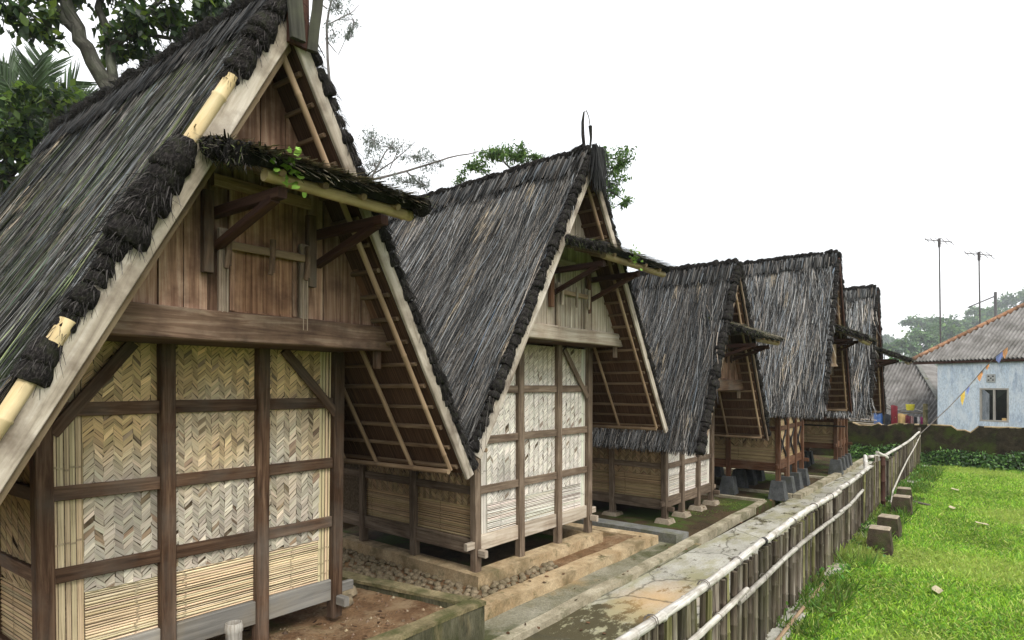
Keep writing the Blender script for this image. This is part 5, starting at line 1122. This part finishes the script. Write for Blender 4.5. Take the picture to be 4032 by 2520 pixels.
for p, q in (((wa0 + fr / 2, wz0), (wa0 + fr / 2, wz1)), ((wa1 - fr / 2, wz0), (wa1 - fr / 2, wz1)), (((wa0 + wa1) / 2, wz0 + .01), ((wa0 + wa1) / 2, wz1 - .01))):
    m.beam(HP(p[0], .03, p[1]), HP(q[0], .03, q[1]), fr, .06, tuple(hn), .005)
for z in (wz0 + fr / 2, wz1 - fr / 2): m.beam(HP(wa0, .028, z), HP(wa1, .028, z), .06, fr, (0, 0, 1), .005)
wf = m.build('window', 'window_wood', house, house)
for a, b in ((wa0 + fr, (wa0 + wa1) / 2 - fr / 2), ((wa0 + wa1) / 2 + fr / 2, wa1 - fr)):
    m = MB(); m.face([HP(a, .05, wz0 + fr), HP(b, .05, wz0 + fr), HP(b, .05, wz1 - fr), HP(a, .05, wz1 - fr)]); m.build('pane', 'glass_pane', wf, house)
    m = MB(); mid = (wa0 + wa1) / 2; near = b if a < mid - .1 else a
    m.face([HP(a, .12, wz1 - .05), HP(b, .12, wz1 - .05), HP(b if near == b else b - .02, .13, wz1 - (.34 if near == b else .06)), HP(a if near == a else a + .02, .13, wz1 - (.34 if near == a else .06))]); m.build('curtain', 'curtain', wf, house)
m = MB(); m.beam(HP(wa1 - .2, .06, wz0 + .09), HP(wa1 - .08, .06, wz0 + .09), .06, .08); m.build('box_on_sill', 'yellow_cloth', wf, house)
# vent block
va, vz = 1.60, 2.44
m = MB(); m.beam(HP(va - .12, -.01, vz), HP(va + .12, -.01, vz), .03, .26, (0, 0, 1), .004); vb = m.build('vent', 'vent_block', house, house)
for i in range(3):
    for j in range(3):
        if (i + j) % 2 == 0 or (i == 1 and j == 1):
            m = MB(); m.beam(HP(va - .075 + .06 * i - .006, -.027, vz - .06 + .06 * j), HP(va - .075 + .06 * i + .04, -.027, vz - .06 + .06 * j), .006, .042, (0, 0, 1), .002); m.build('vent_hole', 'room_dark', vb, house)
# hipped corrugated roof
E0 = V(25.39, 2.64, 3.06); slopeR = .79
def corr(o, along, up, Lmax, ymax, pitch, amp, mat, name, parent, root, hip=None, hip2=None, sub=6):
    """corrugated sheet: o origin at the eave, along unit vector, up = slope vector (unit), clip by hip(a) -> max length"""
    nrm = along.cross(up).normalized(); nrm = nrm if nrm.z > 0 else -nrm
    m = MB(); n = int(Lmax / pitch * sub)
    for i in range(n):
        a0, a1 = Lmax * i / n, Lmax * (i + 1) / n; h0 = amp * math.cos(a0 / pitch * 2 * math.pi); h1 = amp * math.cos(a1 / pitch * 2 * math.pi)
        t0, t1 = min(ymax, hip(a0) if hip else ymax), min(ymax, hip(a1) if hip else ymax)
        if t1 <= 0 and t0 <= 0: continue
        m.face([o + along * a0 + nrm * h0, o + along * a1 + nrm * h1, o + along * a1 + nrm * h1 + up * t1, o + along * a0 + nrm * h0 + up * t0], [(a0 * 2, 0), (a1 * 2, 0), (a1 * 2, t1), (a0 * 2, t0)])
    return m.build(name, mat, parent, root)
upv = (hn + V(0, 0, slopeR)).normalized(); kk = math.sqrt(1 + slopeR ** 2)
rf = corr(E0, hu, upv, 8.2, 4.2, .115, .04, 'corrugated', 'roof', house, house, lambda a: a * kk)
upl = (hu + V(0, 0, slopeR)).normalized(); corr(E0 + V(0, 0, -.004), hn, upl, 6.0, 4.2, .115, .04, 'corrugated', 'roof', house, house, lambda a: a * kk)
for k in range(22):
    s0 = .02 + k * .2; p = E0 + (hu + hn) * s0 + V(0, 0, slopeR * s0 + .02); q = E0 + (hu + hn) * (s0 + .19) + V(0, 0, slopeR * (s0 + .19) + .03)
    m = MB(); m.tube([p, q], [.085, .07], 8); m.build('hip_tile', 'hip_tile', rf, house, None, True)
m = MB(); m.beam(E0 + hu * .1 + hn * .05 + V(0, 0, -.06), E0 + hu * 8 + hn * .05 + V(0, 0, -.06), .03, .10); m.build('fascia', 'wood_dark', rf, house)

# second house with low corrugated roofs
h2r = thing('grey_roofed_house', 'low house under weathered grey corrugated roofs behind the laundry', 'house', (30, 4.0, -.4))
al = V(-.3, -.954, 0).normalized(); ins = V(.954, -.3, 0).normalized()
u1 = (ins + V(0, 0, .95)).normalized()
O1 = V(29.6, 8.5, 1.62); rf2 = corr(O1, al, u1, 6.9, 2.25, .14, .05, 'corrugated', 'roof', h2r, h2r, lambda a: min(2.25, (6.9 - a) * 1.5))
O2 = V(28.2, 8.6, .82); u2 = (ins + V(0, 0, .60)).normalized(); corr(O2, al, u2, 7.4, 1.75, .14, .05, 'corrugated', 'lower_roof', h2r, h2r)
u3 = ((-al * -1) + V(0, 0, 1.0)).normalized()
m = MB(); a = O1 + al * 5.4 + u1 * 2.25; b_ = O1 + al * 6.9
m.face([a, b_, b_ + ins * 2.5 + al * .6, a + ins * 1.5]); m.build('hip_slope', 'corrugated', rf2, h2r)
m = MB(); m.beam(a + V(0, 0, .03), b_ + V(0, 0, .03), .14, .06); m.build('hip_cap', 'curb_grey', rf2, h2r)
m = MB(); m.beam(O1 + u1 * 2.25 + V(0, 0, .02), a + V(0, 0, .02), .12, .06); m.build('ridge_cap', 'curb_grey', rf2, h2r)
m = MB()
for i in range(6):
    p = O2 + al * (1.2 * i) + ins * .35; q = p + al * 1.2
    m.face([(p.x, p.y, -.4), (q.x, q.y, -.4), (q.x, q.y, .95), (p.x, p.y, .95)])
m.build('wall', 'plain_plaster', h2r, h2r)
m = MB(); p = O2 + ins * .3; q = p + al * 7; m.box((0, 0, 0), (.001, .001, .001)); 

# laundry and line
tags = []
LX = 26.2
def LPt(y, z): y = 2.25 + (y - 2.25) * .72; return V(LX + .25 * (y - 3.6), y, z)
post1 = MB(); post1.tube([LPt(4.0, -.4), LPt(4.0, 1.62)], .06, 7); tag(post1.build('line_post', 'bamboo_stake', smooth=True), 'thick post carrying the washing line beside the farthest hut', 'post')
post1 = MB(); post1.tube([LPt(2.2, -.4), LPt(2.2, 1.55)], .075, 7); tag(post1.build('line_post', 'terrace_top', smooth=True), 'mossy post carrying the washing line near the blue house', 'post')
wl = MB(); wl.tube([LPt(4.6, 1.34), LPt(4.0, 1.36), LPt(3.2, 1.22), LPt(2.2, 1.20)], .02, 5); tag(wl.build('washing_line', 'bamboo_stake', smooth=True), 'bamboo pole used as washing line', 'washing line')
wl = MB(); wl.tube([LPt(4.05, 1.62), LPt(3.55, 1.30), LPt(2.8, 1.38), LPt(2.2, 1.25)], .012, 5); tag(wl.build('washing_line', 'rope_pale', smooth=True), 'thin sagging washing line above the pole', 'washing line')
for (y0, y1, z0, z1, mat_, nm, lab, cat) in ((3.98, 3.72, .3, 1.12, 'black_cloth', 'cloth', 'black trousers hanging beside the red towel', 'trousers'), (3.70, 3.40, .38, 1.46, 'red_cloth', 'towel', 'red towel hanging on the washing line', 'towel'), (3.38, 3.02, .62, 1.16, 'yellow_cloth', 'shirt', 'small yellow shirt hanging on the washing line', 'shirt'),
                                             (3.05, 2.84, .50, 1.10, 'darkred_cloth', 'shirt', 'dark red shirt hanging right of the yellow shirt', 'shirt'), (2.82, 2.70, .3, 1.08, 'pink_cloth', 'cloth', 'narrow pink patterned cloth on the washing line', 'cloth'), (2.68, 2.56, .3, 1.06, 'black_cloth', 'cloth', 'narrow black cloth between the patterned ones', 'cloth'), (2.54, 2.42, .3, 1.06, 'white_cloth', 'cloth', 'white patterned cloth on the washing line', 'cloth'), (2.40, 2.30, .35, 1.06, 'magenta_cloth', 'cloth', 'magenta cloth at the right end of the washing line', 'cloth'), (3.36, 2.84, .3, .62, 'pink_cloth', 'cloth', 'pale pink cloth showing below the shirts', 'cloth')):
    m = MB(); n = 10
    def cp(t, s): 
        yy = y0 + (y1 - y0) * t; return LPt(yy, z1 + (z0 - z1) * s) + V(-.03 + .035 * math.sin(t * 9 + s * 2 + y0 * 7) * (.3 + s) - (.03 if 'below' in lab else 0) * -1, 0, .02 * math.sin(t * 5))
    for i in range(n):
        for j in range(4): m.face([cp(i / n, j / 4), cp((i + 1) / n, j / 4), cp((i + 1) / n, (j + 1) / 4), cp(i / n, (j + 1) / 4)])
    if nm == 'shirt':
        for sg, ya in ((1, y0), (-1, y1)):
            q = LPt(ya, z1); m.face([q, q + V(0, .10 * sg, -.14), q + V(0, .06 * sg, -.20), q + V(0, 0, -.13)])
    o = m.build(nm, mat_, smooth=True); sol = o.modifiers.new('thick', 'SOLIDIFY'); sol.thickness = .008; tag(o, lab, cat)
m = MB(); m.tube([LPt(4.28, .1), LPt(4.28, 1.15), LPt(4.28, 1.2)], [.16, .16, .12], 12); tag(m.build('water_barrel', 'blue_plastic', smooth=True), 'blue plastic barrel behind the farthest hut', 'barrel')
m = MB(); m.tube([LPt(2.85, 1.30), LPt(2.85, 1.52)], [.12, .15], 12); tag(m.build('bucket', 'yellow_plastic', smooth=True), 'yellow plastic bucket hung above the laundry', 'bucket')
# heap of boards behind the wall
for k in range(4):
    m = MB(); m.beam((22.3 + .1 * k, 3.9 + .06 * k, .92 + .06 * k), (22.6, 2.95 + .1 * k, .85 + .07 * k), .12, .02); tag(m.build('loose_board', 'wood_pale' if k % 2 else 'corrugated'), ('topmost pale board slanting on the brick pile by the broken wall', 'grey corrugated board under the topmost pale one on the brick pile', 'pale board in the middle of the brick pile behind the wall', 'lowest grey board lying directly on the brick pile')[3 - k], 'board', 'loose boards behind the wall')
m = MB(); m.box((22.35, 3.0, -.35), (22.9, 4.0, .84)); tag(m.build('brick_pile', 'hip_tile'), 'reddish pile of bricks under the loose boards behind the wall', 'brick pile')

# flag line
P0 = V(20.15, 1.90, .78)
pts = [P0 + V(-.0, 0, 0), V(20.6, 1.20, 1.62), V(20.9, .78, 2.20), V(21.0, .50, 2.62), V(20.8, .22, 2.98), V(20.5, .02, 3.16)]
bl = thing('bunting', 'slanting cord with small coloured flags tied to the far fence post', 'bunting', P0)
m = MB(); m.tube(pts, [.014, .013, .012, .011, .010, .008], 6); m.build('cord', 'rope', bl, bl, None, True)
for (k, mat_, w, h) in ((1.55, 'flag_yellow', .17, .36), (1.85, 'flag_blue', .12, .22), (2.3, 'flag_white', .12, .16), (2.65, 'flag_orange', .20, .24), (3.3, 'flag_orange', .12, .15), (4.1, 'flag_blue', .30, .26), (4.8, 'flag_orange', .20, .26), (3.0, 'flag_white', .16, .14)):
    i = int(k); p = pts[i].lerp(pts[i + 1], k - i); d = (pts[i + 1] - pts[i]).normalized()
    m = MB(); q = p + d * w; m.face([p, q, q + V(.02, 0, -h * .5), (p + q) / 2 + V(-.02, .01, -h), p + V(.015, 0, -h * .4)]); o = m.build('flag', mat_, bl, bl)
    sol = o.modifiers.new('thick', 'SOLIDIFY'); sol.thickness = .004

# ------------------------------------------------------------------ antennas
def antenna(x, y, zt, lab, n=5):
    t = thing('antenna_mast', lab, 'antenna', (x, y, -.4), 'television antenna masts')
    m = MB(); m.tube([(x, y, -.4), (x + .03, y, 3), (x - .06, y + .05, zt)], [.035, .033, .024], 7); m.build('mast', 'metal_pole', t, t, None, True)
    d = V(-.55, .83, .12).normalized(); c = V(x - .06, y + .05, zt - .08)
    m = MB(); m.tube([c - d * .5, c + d * .55], .02, 5); m.build('boom', 'metal_pole', t, t)
    for k in range(n):
        p = c + d * (-.42 + .9 * k / (n - 1)); q = V(.5, .35, .5).normalized() * (.32 - .03 * k)
        m = MB(); m.tube([p - q, p + q], .016, 4); m.build('element', 'metal_pole', t, t)
    m = MB(); m.tube([c + V(0, 0, -.25), c + V(0, 0, .1)], .05, 6); m.build('bracket', 'metal_pole', t, t)
antenna(29.6, 2.02, 8.15, 'taller television antenna mast left of the blue house roof')
antenna(30.6, .78, 7.6, 'shorter television antenna mast above the blue house roof')
t = thing('utility_pole', 'far utility pole with a slanted arm on the wooded slope', 'utility pole', (116, 1.1, 0))
m = MB(); m.tube([(116, 1.1, 0), (116, 1.2, 16.4)], .2, 6); m.build('pole', 'metal_pole', t, t); m = MB(); m.tube([(116, 1.2, 15.8), (116, 4.4, 14.4)], .1, 5); m.build('arm', 'metal_pole', t, t)

# ------------------------------------------------------------------ trees
def tree(name, label, base, limbs, clusters, leaf, cols, bark='bark', droop=.6, aspect=.5, seed=1, group=None, twig_r=.012, ntwig=3, dens=1.0):
    random.seed(seed); np.random.seed(seed)
    t = thing(name, label, 'tree', base, group)
    m = MB(); trunk = None
    for i, (pts, r0, r1) in enumerate(limbs):
        m = MB(); n = len(pts); sub = []
        for a, b in zip(pts[:-1], pts[1:]):
            for k in range(3): sub.append(V(*a).lerp(V(*b), k / 3))
        sub.append(V(*pts[-1])); N = len(sub)
        sub = [p + V(random.gauss(0, 1), random.gauss(0, 1), random.gauss(0, 1)) * (r0 * .25 if 0 < j < N - 1 else 0) for j, p in enumerate(sub)]
        m.tube(sub, [r0 + (r1 - r0) * j / (N - 1) for j in range(N)], 9 if r0 > .06 else 6)
        o = m.build('trunk' if i == 0 else 'limb', bark, t, t, None, True)
    allp = []; m = MB()
    for (c, rad, n) in clusters:
        c = np.array(c, float)
        # sub-clumps give an uneven outline and gaps
        n = int(n * dens); k = max(2, int(n / 45)); sub = c + np.random.randn(k, 3) * np.array(rad) * .55
        for s_ in sub:
            sg = np.array(rad) * np.random.uniform(.16, .34); nn = int(n / k * np.random.uniform(.6, 1.4)); allp.append(s_ + np.random.randn(nn, 3) * sg)
            for _ in range(ntwig):
                e = s_ + np.random.randn(3) * sg * 1.1; mid = (c * .5 + e * .5) + np.random.randn(3) * sg * .5; m.tube([V(*c), V(*mid), V(*e)], [twig_r, twig_r * .7, twig_r * .3], 4, False)
    if m.f: m.build('twigs', bark, t, t)
    leaves('crown', np.concatenate(allp), leaf, cols, t, t, droop, aspect)
    return t
def C(u, v, d):      # place by sight line when laying out the background woods
    c_, s_ = math.cos(R(39.8)), math.sin(R(39.8)); r = (u - 1209.6) / 1400 * d; return (d * c_ + r * s_, d * s_ - r * c_, 2.2 + (911 - v) / 1400 * d)
GL = [(.016, .038, .010), (.024, .055, .013), (.013, .028, .008), (.045, .085, .015), (.085, .14, .02)]
b0 = (3.2, 10.7, 0)
tree('broadleaf_tree', 'big-leaved tree with a forked trunk rising behind the nearest hut', b0,
     [([b0, (3.15, 10.6, 3.0), C(270, 235, 9.2), C(225, 150, 9.2), C(175, 70, 9.2), C(150, -60, 9.2), C(120, -250, 9.3)], .155, .07),
      ([C(266, 200, 9.2), C(262, 110, 9.4), C(240, 20, 9.5), C(255, -140, 9.6)], .08, .04), ([C(175, 70, 9.2), C(120, 0, 9.0), C(20, -80, 8.8)], .07, .03), ([C(262, 110, 9.4), C(340, 40, 9.6), C(430, -40, 9.8)], .06, .03), ([C(255, 60, 9.4), C(400, 90, 9.7), C(460, 60, 9.8)], .04, .02)],
     [(C(60, 25, 8.6), (.55, .5, .30), 170), (C(20, -60, 8.8), (.8, .6, .5), 220), (C(110, 60, 8.8), (.32, .4, .16), 60), (C(300, 90, 9.3), (.40, .5, .45), 240), (C(330, 20, 9.4), (.5, .5, .4), 240), (C(420, 60, 9.6), (.45, .5, .35), 220), (C(390, 120, 9.6), (.35, .4, .2), 120), (C(480, 20, 9.8), (.4, .5, .3), 130), (C(250, -60, 9.4), (.8, .7, .5), 260), (C(420, -70, 9.7), (.8, .7, .4), 220), (C(120, -120, 9), (.9, .8, .5), 200)],
     .175, GL, dens=1.35, seed=4, aspect=.58, droop=.9)
b0 = C(40, 911, 10.5); b0 = (b0[0], b0[1], 0)
tree('leafy_tree', 'low spreading leafy tree left of the nearest hut roof', b0, [([b0, C(30, 700, 10.5), C(20, 420, 10.5), C(40, 300, 10.4)], .12, .04), ([C(20, 420, 10.5), C(110, 330, 10.2)], .05, .02)],
     [(C(20, 330, 10.3), (.45, .6, .45), 420), (C(70, 270, 10.2), (.55, .5, .35), 330), (C(10, 240, 10.4), (.35, .5, .4), 160), (C(130, 250, 10.0), (.4, .5, .22), 150), (C(190, 240, 9.9), (.28, .4, .15), 70), (C(10, 420, 10.2), (.5, .6, .5), 400), (C(70, 370, 10.3), (.4, .5, .4), 280)], .16, GL + GL + [(.06, .12, .02), (.10, .18, .025)], seed=5, dens=1.3, aspect=.55)
# palm fronds
random.seed(6)
pt = thing('palm', 'palm with upright spiky fronds behind the leafy tree on the left', 'palm', (C(60, 911, 13)[0], C(60, 911, 13)[1], 0))
b0 = C(60, 911, 13); b1 = C(80, 330, 13)
m = MB(); m.tube([(b0[0], b0[1], 0), b1], [.16, .11], 8); m.build('trunk', 'bark', pt, pt, None, True)
for (u, v_) in ((120, 150), (75, 160), (20, 150), (180, 190), (-20, 210), (200, 240), (-10, 160), (95, 130), (215, 300)):
    e = V(*C(u, v_, 13 + random.uniform(-.6, .6))); s_ = V(*b1); mid = s_.lerp(e, .55) + V(0, 0, .3); m = MB(); ps = []
    for k in range(9):
        t_ = k / 8; ps.append(s_ * (1 - t_) ** 2 + mid * 2 * t_ * (1 - t_) + e * t_ ** 2)
    m.tube(ps, [.02 * (1 - .8 * k / 8) for k in range(9)], 5, False, (.06, .10, .03)); 
    P_, D_ = [], []
    for k in range(2, 60):
        t_ = k / 60; p = s_ * (1 - t_) ** 2 + mid * 2 * t_ * (1 - t_) + e * t_ ** 2; tan = ((mid - s_) * (1 - t_) + (e - mid) * t_).normalized()
        for sg in (-1, 1): P_.append(p); sd = tan.cross(V(.3, .5, .2)).normalized(); D_.append((tan * .9 + sd * sg * .55 + V(0, 0, -.12)).normalized())
    n = len(P_); v2, f2, u2, c2 = ribbons(np.array(P_), np.array(D_), unit(np.random.randn(n, 3)), np.random.uniform(.35, .6, n), np.full(n, .028), np.array([[.05, .085, .035]]) * np.random.uniform(.6, 1.5, (n, 1)))
    fo = m.build('frond', 'leaf', pt, pt); np_mesh('leaflets', v2, f2, u2, c2, 'leaf', fo, pt, 'stuff')
# feathery tree with thin bare-looking branches between the first and second roof
b0 = (9.4, 14.2, 0); D1 = 15.0
F = [(.14, .165, .14), (.18, .21, .18), (.11, .14, .11)]
def fe(*p): return [C(u, v_, D1) for u, v_ in p]
tree('feathery_tree', 'feathery thin-branched tree seen between the first and second roofs', b0,
     [([b0, C(800, 600, D1), C(840, 460, D1), C(880, 415, D1)], .15, .05), (fe((850, 430), (960, 405), (1060, 372), (1130, 358)), .035, .012), (fe((960, 405), (1000, 440), (1015, 470)), .02, .008), (fe((880, 415), (910, 360), (935, 330)), .025, .008), (fe((880, 412), (930, 380), (980, 335)), .022, .008), (fe((920, 400), (940, 355), (960, 330)), .015, .006), (fe((840, 460), (790, 300), (770, 60), (790, -30)), .05, .02), (fe((770, 60), (830, 30), (850, 10)), .018, .006), (fe((775, 100), (800, 130), (830, 60)), .015, .006), (fe((772, 20), (720, -20), (600, 30)), .02, .008)],
     [(C(885, 335, D1), (.28, .4, .28), 210), (C(930, 350, D1), (.3, .4, .25), 210), (C(985, 370, D1), (.3, .4, .2), 190), (C(1040, 380, D1), (.3, .3, .18), 130), (C(960, 430, D1), (.35, .3, .2), 170), (C(1005, 440, D1), (.22, .3, .2), 110), (C(885, 390, D1), (.3, .3, .3), 170), (C(800, 20, D1), (.3, .4, .25), 200), (C(835, 45, D1), (.2, .3, .3), 130), (C(790, 80, D1), (.22, .3, .25), 100), (C(830, 90, D1), (.14, .2, .25), 60), (C(590, 10, D1), (.5, .4, .25), 130)],
     .085, F, 'twig', .9, .28, 9, None, .006, 4, 1.9)
# green tree behind the second hut
b0 = C(1330, 911, 16); b0 = (b0[0], b0[1], 0); D2 = 16
G2 = [(.055, .12, .022), (.075, .16, .03), (.04, .09, .02), (.11, .19, .04)]
tree('green_tree', 'fresh green tree showing on both sides of the second hut peak', b0, [([b0, C(1330, 600, D2), C(1340, 450, D2)], .2, .09), ([C(1335, 500, D2), C(1420, 440, D2), C(1450, 400, D2)], .05, .02), ([C(1335, 500, D2), C(1230, 420, D2), C(1180, 370, D2)], .05, .02), ([C(1420, 440, D2), C(1470, 470, D2)], .03, .012)],
     [(C(1170, 365, D2), (.35, .4, .22), 330), (C(1230, 370, D2), (.35, .4, .22), 330), (C(1120, 400, D2), (.22, .3, .2), 150), (C(1090, 425, D2), (.12, .3, .1), 40), (C(1270, 385, D2), (.2, .4, .2), 120), (C(1430, 375, D2), (.28, .4, .25), 320), (C(1465, 390, D2), (.2, .4, .25), 260), (C(1445, 440, D2), (.3, .4, .25), 280), (C(1470, 480, D2), (.22, .3, .15), 110), (C(1430, 500, D2), (.15, .3, .15), 60), (C(1440, 550, D2), (.08, .2, .12), 20)], .12, G2, dens=1.8, seed=12, aspect=.42, droop=.5, twig_r=.01)
# treetop behind the third hut
b0 = C(1645, 911, 30); b0 = (b0[0], b0[1], 0)
tree('distant_tree', 'small treetop peeking over the third hut ridge', b0, [([b0, C(1645, 640, 30)], .15, .05)], [(C(1645, 632, 30), (.35, .4, .2), 120)], .16, G2, seed=13)

# ------------------------------------------------------------------ wooded slope on the right
m = MB(); nx, ny = 30, 24
gp = [[V(190 + 460 * i / nx, 300 - 600 * j / ny, 0) for j in range(ny + 1)] for i in range(nx + 1)]
for r_ in gp:
    for p in r_:
        d_ = (p.x - 190) / 460; p.z = -.5 + 46 * d_ ** 1.1 * (1 + .35 * mnoise.noise(V(p.x * .006, p.y * .006, 0))) * (1.0 if p.y < 30 else max(.25, 1 - (p.y - 30) / 120))
for i in range(nx):
    for j in range(ny): m.face([gp[i][j], gp[i + 1][j], gp[i + 1][j + 1], gp[i][j + 1]])
struct(m.build('hill', 'hill', smooth=True))
FT = [(.05, .11, .032), (.07, .15, .038), (.035, .08, .03), (.11, .19, .05)]
specs = [(2165, 800, 44, 1.5, 1.1, 'round bushy tree left of the taller antenna', .35), (2205, 775, 48, 1.6, 1.3, 'dense tree behind the taller antenna mast', .4), (2120, 815, 42, 1.0, .7, 'low bush-like tree at the left end of the wooded slope', .3), (2240, 765, 60, 1.5, 1.6, 'umbrella-shaped tree right of the taller antenna', .45), (2175, 755, 66, 1.5, .8, 'flat-topped hazy tree above the round bushy tree', .45),
         (2300, 760, 62, 2.0, 1.0, 'hazy tree between the two antenna masts', .5), (2325, 735, 70, 1.8, 1.4, 'hazy tree around the shorter antenna mast', .5), (2400, 710, 74, 2.2, 1.7, 'tall hazy tree at the right edge above the blue house roof', .55), (2365, 745, 66, 2.0, 1.0, 'low hazy tree behind the far utility pole', .5), (2090, 800, 95, 1.4, 1.0, 'faint far tree beside the farthest hut', .6), (2270, 790, 52, 1.8, 1.1, 'shaded tree just over the tiled hip of the blue house', .4), (2110, 860, 40, 1.6, .8, 'green bush between the farthest hut and the blue house roof', .3)]
for i, (u, v_, d_, rx, rz_, lab, lf) in enumerate(specs):
    thick = 1
    if d_ > 41: d_ *= 5; rx *= 5; rz_ *= 5; lf *= 4.6; thick = 4
    c = C(u, v_, d_); b0 = (c[0], c[1], -.4)
    tree('slope_tree', lab, b0, [([b0, (c[0], c[1], c[2] - rz_ * .3)], .16 * thick, .06 * thick), ([(c[0], c[1], c[2] - rz_ * 1.0), (c[0] + .3, c[1] - rx * .5, c[2])], .07 * thick, .03 * thick), ([(c[0], c[1], c[2] - rz_ * 1.2), (c[0] - .3, c[1] + rx * .5, c[2] + rz_ * .2)], .07 * thick, .03 * thick)],
         [(c, (rx * .6, rx * .6, rz_ * .55), 420), ((c[0], c[1] + rx * .6, c[2] - rz_ * .25), (rx * .4, rx * .4, rz_ * .35), 200), ((c[0], c[1] - rx * .6, c[2] - rz_ * .2), (rx * .4, rx * .4, rz_ * .35), 200), ((c[0], c[1], c[2] - rz_ * .6), (rx * .6, rx * .6, rz_ * .4), 260)], lf, FT, seed=40 + i, group='trees on the wooded slope', ntwig=1, twig_r=.02 * thick, aspect=.6)

# ------------------------------------------------------------------ haze
hz, nt, b = newmat('haze_air'); nt.nodes.remove(b)
pv = nt.nodes.new('ShaderNodeVolumePrincipled'); pv.inputs['Color'].default_value = (0.92, 0.96, 1.0, 1); pv.inputs['Density'].default_value = 0.0006; pv.inputs['Anisotropy'].default_value = 0.2
o_ = [n for n in nt.nodes if n.type == 'OUTPUT_MATERIAL'][0]; nt.links.new(pv.outputs[0], o_.inputs['Volume'])
m = MB(); m.box((-12, -350, -1.4), (760, 350, 90)); o = m.build('haze', 'haze_air', None, None, None, False, 'stuff')
